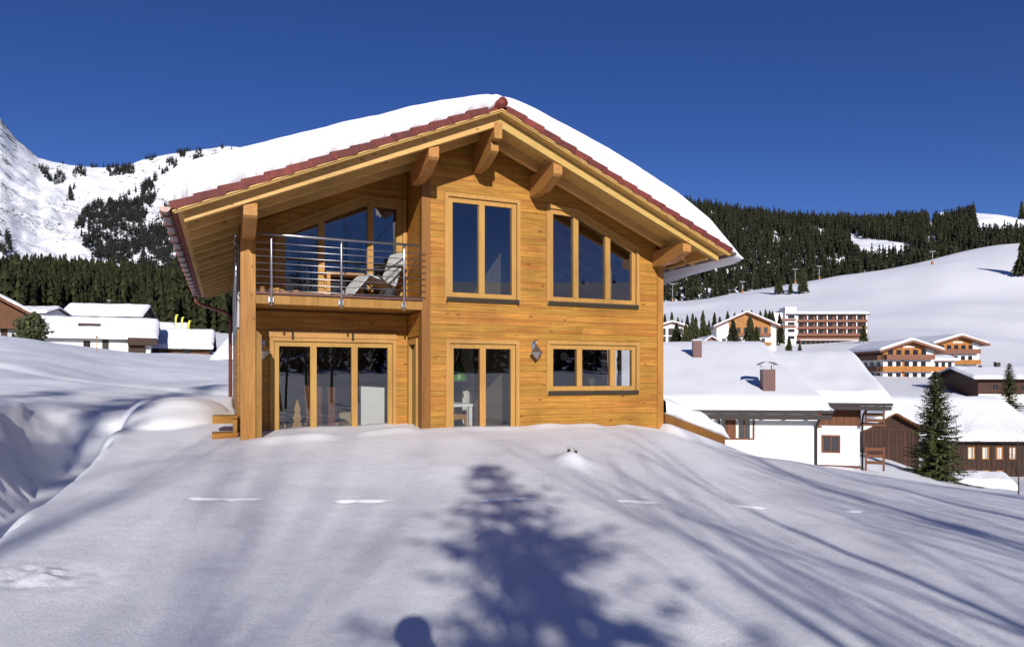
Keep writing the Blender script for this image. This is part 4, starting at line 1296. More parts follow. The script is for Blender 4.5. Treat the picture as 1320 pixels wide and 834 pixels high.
def hwin(t, x0, x1, z0, z1, y=0.0, frame='brownwood', pane='winglass', cols=2, fw=0.07, curtain=False):
    poly = rect(x0, x1, z0, z1)
    w_ = ring('window', t, poly, inset(poly, fw), y - .05, y + .03, M[frame])
    for k in range(cols):
        a = x0 + fw + (x1 - x0 - 2 * fw) * k / cols; b = x0 + fw + (x1 - x0 - 2 * fw) * (k + 1) / cols
        box('pane', w_, a + .01, b - .01, y - .012, y - .003, z0 + fw, z1 - fw, M[pane])
        if k: box('mullion', w_, a - .03, a + .03, y - .04, y - .013, z0 + fw, z1 - fw, M[frame])
        if curtain:
            box('curtain', w_, (a + .02) if k == 0 else b - (b - a) * .35, a + (b - a) * .35 if k == 0 else b - .02, y - .016, y - .0125, z0 + fw, z1 - fw, M['curtain'])
    return w_

def tinywin(t, x0, x1, z0, z1, y=0.0, mat='winglass'):
    return box('window', t, x0, x1, y - .06, y + .02, z0, z1, M[mat])

def balcony(t, x0, x1, z, y=0.0, dep=1.2, h=.95, mat='hotelwood'):
    b = box('balcony', t, x0, x1, y - dep, y - .02, z - .12, z, M[mat])
    for args in ((x0, x1, y - dep, y - dep + .08), ):
        box('balustrade', t, *args, z, z + h, M[mat])
    for xx in (x0, x1 - .08):
        box('balustrade', t, xx, xx + .08, y - dep + .08, y - .02, z, z + h, M[mat])

def chimney(t, x, y, z0, z1, w, mat='redbrown', cap='hood', snow=False):
    c = box('chimney', t, x - w / 2, x + w / 2, y - w / 2, y + w / 2, z0, z1, M[mat])
    if cap == 'hood':
        for sx in (-1, 1):
            for sy in (-1, 1):
                box('cap_leg', t, x + sx * w * .42 - .02, x + sx * w * .42 + .02, y + sy * w * .42 - .02, y + sy * w * .42 + .02, z1, z1 + .22, M['greymetal'])
        arc = [(x - w * .75 + w * 1.5 * k / 8, z1 + .22 + .16 * math.sin(math.pi * k / 8)) for k in range(9)]
        prism('cap', t, arc + [(a, b + .03) for a, b in reversed(arc)], y - w * .7, y + w * .7, M['greymetal'], 'y')
    else:
        box('cap', t, x - w * .6, x + w * .6, y - w * .6, y + w * .6, z1, z1 + .1, M['greymetal'])
    return c

# white house just right of the chalet
t, rf, fn = house('white_house', 'white rendered house with big snowy roof right beside the chalet', 925, 33.5, R(-6), 9.4, 24, -5, 0.30, 3.72, (0.9, 0.42), 'x', 'white', snow=.42, snow_label='wide snow sheet on the nearest white house, pierced by a brown chimney', seed=3)
hwin(t, 0.78, 1.75, -1.45, -.34, frame='brownwood', cols=2, curtain=True)
hwin(t, 0.02, 0.45, -1.45, -.34, frame='brownwood', cols=1, curtain=True)
box('shutter', t, .46, .77, -.06, -.02, -1.45, -.34, M['brownwood'])
box('fascia_board', t, -5.1, 5.1, -.86, -.80, -.42, -.20, M['fascia'])
for k in range(9):
    box('rafter_end', t, -4.2 + k * 1.05, -4.08 + k * 1.05, -.79, -.02, -.40, -.28, M['brownwood'])
tube('downpipe', t, [(4.62, -.75, -.3), (4.62, -.35, -.55), (4.62, -.08, -.8), (4.62, -.08, -4.5)], .06, M['fascia'])
chimney(t, 2.62, .95, .2, 1.98, .6)
chimney(t, .2, 7.4, 2.0, 3.75, .5, cap='flat')
# link between the two white houses
lk = thing('porch', 'shaded porch between the two white houses with brown wood balcony', 'porch', ((1027 - CX) / F * 37.6, 37.6, 0), 0)
box('wall', lk, -1.2, 1.3, 0, .2, -5, .3, M['white'])
box('door', lk, -.45, .45, -.07, -.01, -4.2, -2.25, M['brownwood'])
box('rail', lk, -.9, .8, -1.3, -1.22, -.55, -.38, M['brownwood'])
box('rail', lk, -.9, .8, -1.3, -1.22, -.85, -.68, M['brownwood'])
box('floor', lk, -.9, .8, -1.3, -.01, -1.1, -1.0, M['brownwood'])
# second white house
t, rf, fn = house('white_house', 'smaller white house with brown timber band under its eaves and square window', 1070, 36.6, R(-15), 2.95, 16, -5, .62, 3.0, (1.15, 0.5), 'x', 'white', snow=.42, snow_label='snow on the second white house beside the dark barn', roof_x=(-3.4, 2.75), seed=8)
box('timber_band', t, -1.49, 1.49, -.06, -.005, -.98, .42, M['brownwood'])
for k in range(9):
    box('cover_strip', t, -1.45 + k * .35, -1.41 + k * .35, -.085, -.061, -.98, .4, M['brownwood'])
hwin(t, -.42, .5, -2.45, -1.50, frame='brownwood', cols=2, fw=.09)
box('fascia_board', t, -3.3, 2.7, -1.12, -1.04, -.10, .1, M['fascia'])
box('plinth', t, -1.49, 1.49, -.05, -.004, -3.25, -3.1, M['redbrown'])
tube('downpipe', t, [(1.6, -1.0, 0), (1.55, -.3, -.4), (1.55, -.12, -.7), (1.55, -.12, -4)], .055, M['fascia'])
chimney(t, -2.9, 7.6, 2.6, 3.75, .4, 'white', cap='flat')
for z in (-.75, -.45, -.15, -2.95, -2.6, -2.25):
    box('balcony_rail', t, 1.62, 2.55, -.4, -.33, z, z + .16, M['brownwood'])
for x in (1.62, 2.47):
    box('balcony_post', t, x, x + .08, -.42, -.31, -.8, .3, M['brownwood']); box('fence_post', t, x, x + .08, -.42, -.31, -3.3, -2.05, M['brownwood'])
box('balcony_floor', t, 1.5, 2.6, -.45, .8, -.95, -.85, M['brownwood'])

# dark barn and its neighbour
t, rf, fn = house('barn', 'dark weathered wooden barn with snowy gable roof left of the spruce', 1148, 54, R(2), 4.6, 9, -9, -2.4, -1.15, (0.55, .7), 'y', 'darkwood', 'brownwood', snow=.35, snow_label='snow on the low gable roof of the dark barn', seed=12)
for k in range(14):
    box('board', t, -2.28 + k * .33, -2.0 + k * .33, -.03, -.005, -6, -2.55, M['darkwood'])
box('beam', t, -2.35, 2.35, -.06, -.032, -2.62, -2.45, M['darkwood'])
t, rf, fn = house('shed', 'dark shed gable peeking out behind the barn', 1134, 62, R(4), 4.6, 7, -9, -2.35, -1.35, (0.5, .5), 'y', 'darkwood', 'brownwood', snow=.35, snow_label='snow on the shed roof behind the barn', seed=14)
# farmhouse with rows of little windows
t, rf, fn = house('farmhouse', 'long dark brown wooden farmhouse with rows of small pale windows', 1258, 72, R(-3), 13.0, 15, -11, -4.55, -.9, (1.0, .7), 'x', 'darkwood', snow=.45, snow_label='broad snow sheet on the roof of the dark farmhouse', seed=16)
for x in (-.5, .95, 2.35, 3.7):
    hwin(t, x - .36, x + .36, -7.05, -5.75, frame='hotelwood', pane='curtain', cols=2, fw=.08)
for x in (.95, 2.4):
    hwin(t, x - .36, x + .36, -9.5, -8.2, frame='hotelwood', pane='curtain', cols=2, fw=.08)
for k in range(26):
    box('cover_strip', t, -6.4 + k * .5, -6.33 + k * .5, -.04, -.005, -10, -4.6, M['darkwood'])
box('door', t, -.95, -.1, -.05, -.005, -10, -8.1, M['redbrown'])
# low snowy shed in front of it
t, rf, fn = house('garden_shed', 'low shed almost buried in snow in front of the farmhouse', 1272, 50, R(-14), 3.4, 3.2, -9, -6.55, -6.1, (0.25, .3), 'x', 'brownwood', snow=.6, snow_label='thick rounded snow on the buried garden shed', seed=18)
# house at the right edge
t, rf, fn = house('dark_house', 'dark house with low snowy roof behind the small spruce at right edge', 1308, 112, R(-4), 11.5, 12, -5, 1.6, 3.1, (1.2, 1.2), 'x', 'darkwood', snow=.45, snow_label='flat snowy roof of the dark house at the right edge', seed=20)
box('ground_storey', t, -5.7, 5.7, -.05, -.01, -5, -1.2, M['white'])
for x in (-3.6, -1.4, .9):
    hwin(t, x, x + 1.1, -.6, .5, frame='brownwood', cols=2)
chimney(t, .6, 5.5, 2.6, 4.1, .7, 'fascia', cap='flat'); chimney(t, -2.4, 5.2, 2.6, 3.6, .4, 'fascia', cap='flat')
t, rf, fn = house('red_shed', 'red brown shed with flat snowy roof at the right edge', 1318, 88, 0, 5.2, 5, -9, -4.0, -3.4, (.6, .6), 'x', 'redbrown', snow=.4, snow_label='snow on the red brown shed roof', seed=22)
tinywin(t, -.8, -.1, -5.0, -4.4)

# hotels up the valley
def chalet_hotel(label, px, Y, rz, w, d, zb, ze, zr, floors, seed, sign=True):
    t, rf, fn = house('chalet_hotel', label, px, Y, rz, w, d, zb, ze, zr, (1.6, 1.8), 'y', 'white', 'hotelbrown', snow=.5, cat='hotel', snow_label='snow on the roof of the ' + label, seed=seed, thick=.5)
    zt = floors[0]
    prism('gable_cladding', t, [(-w / 2 + .02, zt), (w / 2 - 2.0, zt), (w / 2 - 2.0, zr - (zr - ze) / (w / 2) * (w / 2 - 2.0) - .55), (0, zr - .55), (-w / 2 + .02, ze - .5)], -.16, -.01, M['hotelwood'])
    box('side_cladding', t, -w / 2 - .12, -w / 2 - .005, .1, d - .1, zt, ze - .6, M['brownwood'])
    for i, z in enumerate(floors):
        balcony(t, -w / 2 + .1 - (.9 if i else 0), w / 2 - .5, z, dep=1.3, h=1.0, mat='hotelwood' if i else 'hotelbrown')
        n = max(3, int(w / 2.2))
        for k in range(n):
            x = -w / 2 + 1.0 + k * (w - 2) / n
            tinywin(t, x, x + 1.05, z + .55, z + 2.05, -.17 if i == 0 else 0)
        if i:
            for k in range(n):
                x = -w / 2 + 1.0 + k * (w - 2) / n
                if k % 3 == 2: box('wood_panel', t, x - .5, x - .05, -.09, -.005, z, z + 2.3, M['hotelwood'])
        for k in range(4):
            yy = 1.2 + k * (d - 2) / 4
            box('window', t, -w / 2 - .16, -w / 2 - .004 if i else -w / 2 - .121, yy, yy + 1.1, z + .5, z + 2.0, M['winglass'])
        box('side_balcony', t, -w / 2 - 1.2, -w / 2 - .2, .2, d - .4, z - .1, z + .9, M['brownwood'])
    if sign:
        box('sign', t, -1.3, 1.3, -.22, -.17, zt + 2.55, zt + 2.95, M['curtain'])
    box('ground_doors', t, -w / 2 + 1.2, -w / 2 + 2.6, -.05, -.004, zb + 1, floors[-1] - .3, M['hotelwood'])
    box('ground_doors', t, .2, 2.6, -.05, -.004, zb + 1, floors[-1] - .3, M['hotelwood'])
    return t
chalet_hotel('orange timber chalet hotel with three balconies and a garage door at street level', 1171, 150, R(1), 11.2, 13, -.5, 7.9, 9.7, [5.5, 2.95, .45], 31)
chalet_hotel('taller timber chalet hotel behind, its wide balconies overhanging on the right', 1234, 172, R(3), 11.4, 15, -.5, 10.4, 12.1, [7.6, 4.9, 2.2], 33)
t, rf, fn = house('hotel_annex', 'low snowy annex with orange balconies joining the two chalet hotels', 1212, 158, 0, 6.6, 6, -.5, 5.6, 6.3, (.9, .8), 'x', 'white', 'hotelbrown', snow=.5, snow_label='snow on the annex between the chalet hotels', seed=35)
for z in (3.0, .6):
    balcony(t, -3.1, 3.1, z, mat='hotelwood')
    for k in range(4): tinywin(t, -2.7 + k * 1.5, -1.9 + k * 1.5, z + .4, z + 2)

# the big flat hotel
t, rf, fn = house('big_hotel', 'large four storey hotel block with rows of brown balconies below the ski slope', 1066, 300, R(0), 34.5, 14, 5, 29.6, 31.2, (1.6, 1.0), 'x', 'hotelbrown', 'fascia', snow=.8, cat='hotel', snow_label='snow on the long roof of the big hotel', seed=37, thick=.5)
for i in range(3):
    z = 20.6 + i * 3.0 - .8
    box('balcony', t, -13.4, 17.0, -1.5, -1.35, z - .2, z + .95, M['hotelbrown'])
    box('balcony_floor', t, -13.4, 17.0, -1.34, -.01, z - .2, z - .05, M['hotelbrown'])
    for k in range(8):
        box('divider', t, -13.6 + k * 4.3, -13.2 + k * 4.3, -1.34, -.01, z, z + 2.6, M['white'])
    for k in range(7):
        x = -13.1 + k * 4.3
        box('window', t, x, x + 2.7, -.12, -.005, z + .2, z + 2.35, M['winglass'])
        box('wood_panel', t, x + 2.75, x + 3.2, -.10, -.004, z, z + 2.4, M['hotelbrown'])
box('terrace_roof', t, -13.6, 17, -4.5, -.02, 17.5, 17.9, M['curtain'])
for k in range(14):
    box('terrace_window', t, -13 + k * 2.15, -11.4 + k * 2.15, -3.9, -3.8, 14.6, 17.4, M['winglass'])
for k in range(15):
    box('terrace_post', t, -13.4 + k * 2.15, -13.1 + k * 2.15, -4.2, -3.9, 13.5, 17.5, M['hotelbrown'])
box('terrace_wall', t, -13.6, 17, -4.6, -4.3, 10, 14.4, M['fascia'])
tw = box('stair_tower', t, -18.6, -13.7, -.8, 6, 8, 32.2, M['white'])
for i in range(4):
    box('tower_balcony', t, -20.2, -14.2, -1.3, -.82, 17.2 + i * 3, 18.1 + i * 3, M['hotelbrown'] if i in (2, 3) else M['curtain'])
    box('window', t, -17.5, -14.6, -.9, -.805, 18.3 + i * 3, 19.6 + i * 3, M['winglass'])
box('shaded_wing', t, -23.0, -18.62, 1.5, 9, 8, 30, M['white'])
# chalets below the slope, left of the hotel
t, rf, fn = house('slope_chalet', 'wide chalet with brown gable and white walls left of the big hotel', 962, 262, R(-8), 22, 14, 4, 21.5, 26.5, (1.5, 2), 'y', 'white', 'hotelbrown', snow=.6, snow_label='snow on the wide chalet left of the big hotel', seed=39, thick=.5)
prism('gable_cladding', t, [(-6.5, 17.6), (9, 17.6), (9, 21.9), (0, 25.8), (-6.5, 22.9)], -.2, -.01, M['hotelwood'])
balcony(t, -6.3, 9, 17.2, mat='hotelbrown'); balcony(t, -9, 9, 13.9, mat='hotelwood')
for k in range(6):
    tinywin(t, -6 + k * 2.5, -4.7 + k * 2.5, 18.4, 20.6, -.2); tinywin(t, -9 + k * 2.9, -7.6 + k * 2.9, 14.4, 16.4)
t, rf, fn = house('slope_chalet', 'small white chalet with dark window bands at the edge of the larch wall', 866, 225, R(0), 8.4, 10, 4, 18.5, 19.8, (.9, 1.2), 'y', 'white', 'hotelbrown', snow=.5, snow_label='snow on the small white chalet', seed=41, thick=.4)
for i in range(3):
    for k in range(3):
        box('window_band', t, -3.9 + k * 2.8, -2.1 + k * 2.8, -.5, -.01, 10.3 + i * 2.6, 12.4 + i * 2.6, M['fascia'])
t, rf, fn = house('gable_house', 'little red brown gable rising over the nearest snowy roof', 917, 118, R(0), 3.2, 8, 0, 7.5, 8.6, (.4, .5), 'y', 'redbrown', 'hotelbrown', snow=.28, snow_label='snow on the little red brown gable', seed=43)

# houses on the left
t, rf, fn = house('white_farmhouse', 'long white farmhouse with wide snowy roof in the left field', 117, 97, R(25), 15.0, 9, 2, 7.6, 10.15, (1.0, 1.0), 'x', 'white', snow=.5, snow_label='snow on the long white farmhouse with a dark slit', seed=51)
prism('gable_cladding', t, [(.1, 6.6), (8.9, 6.6), (8.9, 7.5), (4.5, 9.9), (.1, 7.5)], 7.51, 7.6, M['darkwood'], 'x')
hwin(t, -.9, -.05, 5.5, 6.7, frame='brownwood', cols=2)
hwin(t, -5.6, -4.6, 5.4, 6.4, frame='white', cols=1)
box('garage', t, 1.4, 2.2, -.06, -.01, 4.0, 7.0, M['fascia']); box('garage_door', t, 2.4, 4.6, -.06, -.01, 4.0, 6.6, M['white'])
box('timber_wall', t, 4.7, 6.8, -.5, -.01, 3, 6.2, M['darkwood']); box('timber_wall', t, -6.4, -4.0, -.3, -.01, 3, 6.1, M['brownwood'])
balcony(t, 4.7, 8.4, 6.3, dep=1.5, mat='darkwood')
box('roof_vent', t, -1.7, 1.0, 1.35, 1.75, 8.6, 9.3, M['darkwood'])
t, rf, fn = house('upper_house', 'house with snowy hip roof just above the long white farmhouse', 132, 126, R(12), 12.5, 8, 4, 13.2, 15.2, (.8, .8), 'x', 'darkwood', snow=.45, snow_label='snow on the house above the white farmhouse', seed=53)
box('plaster_band', t, 4.5, 6.24, -.05, -.01, 9, 13, M['greymetal'])
prism('gable_cladding', t, [(.1, 12.0), (7.9, 12.0), (7.9, 13.1), (4, 15.0), (.1, 13.1)], 6.26, 6.35, M['fascia'], 'x')
chimney(t, -.5, 5, 14.6, 16.2, .5, 'fascia', cap='flat')
t, rf, fn = house('brown_barn', 'brown barn with plain snowy roof left of the chalet corner', 226, 106, R(20), 9.6, 8, 2, 6.6, 9.0, (1.0, .6), 'x', 'brownwood', snow=.5, snow_label='plain snow sheet on the brown barn', seed=55)
tinywin(t, 1.0, 2.0, 5.0, 6.0); tinywin(t, -2.6, -1.6, 5.0, 6.0)
t, rf, fn = house('brown_barn', 'higher barn roof showing behind the brown barn', 212, 120, R(20), 6.0, 7, 2, 9.2, 11.1, (.6, .6), 'x', 'darkwood', snow=.5, snow_label='snow on the higher barn roof at left', seed=57)
chimney(t, 1.0, 2.6, 9.6, 11.2, .6, 'greymetal', cap='flat')
t, rf, fn = house('brown_chalet', 'brown chalet with overhanging gable at the left edge', -14, 66, R(30), 5.4, 5, 2, 8.3, 9.9, (1.0, 1.2), 'y', 'brownwood', 'brownwood', snow=.3, snow_label='snow on the brown chalet at the left edge', seed=59, thick=.3)
for k in range(12):
    box('board', t, -2.7 + k * .46, -2.3 + k * .46, -.06, -.01, 3.5, 6.3, M['greymetal'] if k % 4 else M['darkwood'])
balcony(t, -2.7, 2.7, 6.4, dep=.9, mat='brownwood')
t, rf, fn = house('white_cottage', 'small white cottage behind the snowy shrubs at left', 37, 112, 0, 5.2, 6, 5, 12.2, 13.2, (.5, .5), 'x', 'white', snow=.4, snow_label='snow on the small white cottage', seed=61)
tinywin(t, -1.4, -.6, 10.4, 11.4); tinywin(t, .6, 1.4, 10.4, 11.4)
t, rf, fn = house('steep_barn', 'barn with steep snowy roof showing at the left chalet corner', 309, 84, R(-9), 6.0, 9, 0, 4.3, 7.4, (.8, .5), 'x', 'darkwood', snow=.45, snow_label='steep snowy barn roof at the left chalet corner', seed=63)

# yellow banners and a marker stake
for k, (px, py) in enumerate(((225.5, 405.5), (233.3, 408.5), (242, 413))):
    X, Y, Z = at(px, py, 112)
    g = 7.0
    b = thing('banner_flag', ['leftmost and tallest of three yellow banners', 'middle of three yellow banners', 'rightmost of three yellow banners'][k] + ' behind the barn roof', 'flag', (X, Y, g), 0, 'yellow banners by the barn')
    tube('pole', b, [(0, 0, 0), (0, 0, Z - g - .3), (.12, 0, Z - g - .05), (.3, 0, Z - g)], .03, M['greymetal'], 6)
    pts = [(0.02, Z - g - 2.1), (0.0, Z - g - 1.2), (.05, Z - g - .5), (.14, Z - g - .12), (.32, Z - g)]
    prism('cloth', b, pts + [(a + .22 + .02 * i, c - .05) for i, (a, c) in reversed(list(enumerate(pts)))], -.012, .012, M['yellow'])
X, Y, Z = at(124.5, 463, 44)
gzz = gz(X, Y)
stk = thing('marker_stake', 'thin wooden marker stake in the left snow field', 'stake', (X, Y, gzz))
tube('shaft', stk, [(0, 0, -.2), (0.02, 0, .85)], .022, M['frame'], 6)
box('tip', stk, -.025, .06, -.03, .03, .85, .98, M['redbrown'])

# small stubs poking from the snow hump
bx, by = (737 - CX) / F * 9.4, 9.4
for k, (dx, h, lab) in enumerate(((-.045, .04, 'left of two short dark post tops in the snow hump'), (.05, .028, 'right of two short dark post tops in the snow hump'))):
    s = thing('post_stub', lab, 'post', (bx + dx, by, gz(bx + dx, by)), 0, 'post tops in the snow hump')
    tube('post', s, [(0, 0, -.1), (0.006, 0, h)], .022, M['fascia'], 8)
    box('cap', s, -.028, .034, -.028, .028, h, h + .018, M['greymetal'])

# lift pylons on the ski slope
def hit(px, py, y0=60, y1=760):
    """depth where the line of sight through a photo point meets the ground"""
    Ys = np.arange(y0, y1, 2.0); Xs = (px - CX) / F * Ys
    d = ground_h(Xs, Ys) - (EYE + (HY - py) / F * Ys)
    k = np.where(d > 0)[0]
    return float(Ys[k[0]]) if len(k) else float(Ys[np.argmax(d)])
for k, (px, pt, pb, Y, lab) in enumerate(((957, 363, 378, 640, 'lowest lift pylon left of the three slope trees'), (1056, 343, 359, 690, 'lift pylon just right of the three slope trees'), (1202, 324, 341, 700, 'lift pylon high on the slope against the forest'), (1025, 347, 362, 720, 'pale lift pylon standing behind the three slope trees'), (867, 366, 389, 560, 'tall white lift pylon beside the chalet eave'))):
    Y = hit(px, pb, 250)
    X, Y, Zt = at(px, pt, Y); Zb = gz(X, Y)
    p = thing('lift_pylon', lab, 'pylon', (X, Y, Zb), 0, 'ski lift pylons')
    hgt = max(6, Zt - Zb)
    tube('mast', p, [(0, 0, -1), (0, 0, hgt)], .3, M['greymetal'], 8)
    box('crossarm', p, -2.6, 2.6, -.2, .2, hgt - .3, hgt + .1, M['greymetal'])
    for x in (-2.4, 2.4): box('sheave', p, x - .25, x + .25, -1.0, 1.0, hgt - 1.0, hgt - .41, M['fascia'])
    box('padding', p, -.7, .7, -.7, .7, 0, 2.4, M['hotelwood'])
for px, py, lab in ((1252, 272, 'tiny orange hut on the right skyline'), (1217, 276, 'tiny hut between trees on the right skyline')):
    t, rf, fn = house('mountain_hut', lab, px, 1290, 0, 11, 9, 250, EYE + (HY - py - 3) / F * 1290, EYE + (HY - py + 2) / F * 1290, (1, 1), 'x', 'hotelwood', 'hotelbrown', snow=1.2, snow_label='snow on the ' + lab)

# ploughed yard between the farmhouse and the hotels
P, Q = np.meshgrid(np.linspace(-1, 1, 25), np.linspace(-1, 1, 15))
cx, cy = (1250 - CX) / F * 104, 104.0
XX = cx + 3.4 * P * (1 + .1 * Q) + .25 * fbm(Q * 3, P * 2, 3, 3); YY = cy + 7.0 * Q + .4 * fbm(P * 3, Q * 2, 3, 4)
ZZ = ground_h(XX, YY) + .06
i, j = np.meshgrid(np.arange(14), np.arange(24), indexing='ij')
yard = obj('ploughed_yard', mesh_np('ploughed_yard', np.stack([XX.ravel(), YY.ravel(), ZZ.ravel()], 1), np.stack([i * 25 + j, i * 25 + j + 1, (i + 1) * 25 + j + 1, (i + 1) * 25 + j], -1).reshape(-1, 4), plain('packed_grey_snow', (.34, .33, .32), .8, var=.25, scale=.8), True))
tag(yard, 'grey ploughed yard in the snow above the farmhouse', kind='structure')
# ------------------------------------------------------------------ trees
def spruce_meshes(h, rmax, seed, whorl=0.24, twig=0.17, mat='spruce', dens=1.0, flat=1.0):
    rg = np.random.default_rng(seed)
    V, T = [], []
    def tri(a, b, c):
        n = len(V); V.extend((a, b, c)); T.append((n, n + 1, n + 2))
    z = 0.05 * h
    while z < h - .06:
        f = z / h
        L0 = rmax * (1 - f) ** 0.82
        nb = int(rg.integers(6, 9) * dens) if f < .85 else 4
        a0 = rg.uniform(0, 6.28)
        for b in range(nb):
            L = L0 * rg.uniform(.62, 1.12) + .05
            a = a0 + 6.283 * b / nb + rg.uniform(-.3, .3)
            ca, sa = math.cos(a), math.sin(a)
            droop = (0.38 * (1 - f) - .25 * f) * L * rg.uniform(.6, 1.2)
            def P(s):
                return np.array([ca * L * s, sa * L * s, z - droop * (s ** 1.1) + .16 * L * s ** 3])
            side = np.array([-sa, ca, 0.0]); upv = np.array([0, 0, 1.0]); outd = np.array([ca, sa, -.15])
            nst = max(4, int(L / (twig * .42)))
            for k in range(nst):
                s = (k + .6) / nst
                p = P(s); tl = twig * (1.25 - .75 * s) * rg.uniform(.7, 1.3) * (1 + .9 * L0 / rmax * (1 - abs(s - .45)))
                for sd in (-1, 1):
                    d = side * sd * rg.uniform(.55, 1) + outd * rg.uniform(.5, .9) + upv * rg.uniform(-.5, .15) * flat
                    d = d / np.linalg.norm(d) * tl
                    wv = np.cross(d, upv); wv = wv / (np.linalg.norm(wv) + 1e-6) * tl * .22
                    wv = wv + upv * tl * rg.uniform(-.12, .12)
                    tri(p - wv * .7, p + wv * .7, p + d * .6 + wv * .9)
                    tri(p - wv * .7, p + d * .6 + wv * .9, p + d)
                if rg.uniform() < .5 * flat:
                    d = upv * -tl * .8 + outd * tl * .4; wv = side * tl * .2
                    tri(p - wv, p + wv, p + d)
            tri(P(.0) + side * .012, P(.0) - side * .012, P(1.0))
            tri(P(.9) + side * twig * .3, P(.9) - side * twig * .3, P(1.0) + outd * twig * .8)
        z += whorl * rg.uniform(.75, 1.2) * (1.15 - .55 * f)
    tri(np.array([.03, 0, h - .25]), np.array([-.03, .02, h - .25]), np.array([0, 0, h + .1]))
    tri(np.array([0, .03, h - .25]), np.array([0.02, -.03, h - .25]), np.array([0, 0, h + .1]))
    return mesh_np('crown', np.array(V), np.array(T), M[mat])

def spruce(px, py_top, py_base, Y, label, seed, wide=.27, group=None, base_z=None, whorl=.26, twig=.2, name='spruce_tree'):
    X, _, Zt = at(px, py_top, Y)
    zb = base_z if base_z is not None else gz(X, Y) - .1
    h = Zt - zb
    t = thing(name, label, 'tree', (X, Y, zb), 0, group)
    tube('trunk', t, [(0, 0, -.4), (0.01, 0, h * .5), (0, 0, h * .97)], [h * .018, h * .011, .012], M['bark'], 8)
    obj('crown', spruce_meshes(h, h * wide, seed, whorl, twig), t)
    return t

spruce(1206, 478, 620, 44, 'tall spruce standing alone in front of the dark barn and farmhouse', 1, .36, whorl=.21, twig=.29)
spruce(1301, 468, 526, 96, 'bushy small spruce before the dark house at right edge', 2, .34, whorl=.3, twig=.3)

# mid-distance conifers: simpler but each a tree of its own
_low = [mesh_from('low_crown', *[a.tolist() for a in conifer_template(11, 8, 200 + k)], M['needle_far'], False, False) for k in range(4)]
_lowtrunk = tube_mesh('low_trunk', [(0, 0, -.03), (0, 0, .5)], [.013, .008], M['bark'], 6)
def small_spruce(px, py_top, Y, label, group, k, zb=None, wide=1.0):
    X, _, Zt = at(px, py_top, Y)
    if zb is None: zb = gz(X, Y)
    h = max(3, Zt - zb)
    t = thing('spruce_tree', label, 'tree', (X, Y, zb), k * 1.7, group)
    obj('crown', _low[k % 4], t, scale=(h * wide, h * wide, h))
    obj('trunk', _lowtrunk, t, scale=(h, h, h))
    return t
for k, (px, py, Y, lab) in enumerate(((1004, 350, 600, 'leftmost of the three dark spruces on the open ski slope'), (1019, 358, 598, 'small spruce between two larger ones on the open ski slope'), (1035, 343, 596, 'largest of the three dark spruces on the open ski slope'), (1318, 306, 430, 'spruce cut by the right edge, casting a shadow on the ski slope'))):
    Y = hit(px, (380, 380, 379, 357)[k], 200)
    small_spruce(px, py, Y, lab, 'spruces on the ski slope', k, wide=1.25 if k != 1 else 1.0)
Xs, Ys, Zs = at(1317, 262, 900)
small_spruce(1317, 258, 900, 'single spruce on the skyline at the right edge', 'spruces on the ski slope', 1, zb=EYE + (HY - 284) / F * 900)
row = [(857, 404), (866, 401), (874, 408), (879, 411), (886, 405), (893, 403), (897, 407), (906, 399), (914, 412), (921, 402), (928, 407), (938, 400), (947, 402), (953, 406), (957, 399), (969, 399), (974, 403), (980, 400), (987, 398), (992, 399), (996, 400), (1001, 401), (1005, 403)]
ORD = ['nearest', 'second', 'third', 'fourth', 'fifth', 'sixth', 'seventh', 'eighth', 'ninth', 'tenth', 'eleventh', 'twelfth', 'thirteenth', 'fourteenth', 'fifteenth', 'sixteenth', 'seventeenth', 'eighteenth', 'nineteenth', 'twentieth', 'twenty-first', 'twenty-second', 'farthest']
for k, (px, py) in enumerate(row):
    Y = 285 + (k * 37 % 23)
    small_spruce(px, py, Y, ORD[k] + ' spruce from the larch wall in the row below the ski slope', 'spruce row below the ski slope', k, wide=.95)
front = [(872, 415, 205), (884, 417, 200), (897, 414, 198), (912, 418, 204), (945, 411, 215), (967, 406, 218), (975, 420, 208), (1017, 433, 262), (1031, 441, 262), (1113, 417, 278)]
flab = ['small spruce covering the white chalet', 'spruce in front of the white chalet, right side', 'tall spruce right of the white chalet', 'spruce left of the wide brown chalet', 'broad spruce before the left half of the wide chalet', 'tall spruce before the gable of the wide chalet', 'low spruce at the right end of the wide chalet', 'shrubby spruce below the hotel tower', 'brown green shrub at the hotel terrace', 'spruce at the right corner of the big hotel']
for (px, py, Y), lab, k in zip(front, flab, range(20)):
    small_spruce(px, py, Y, lab, 'spruces among the hotels', k, wide=1.35)

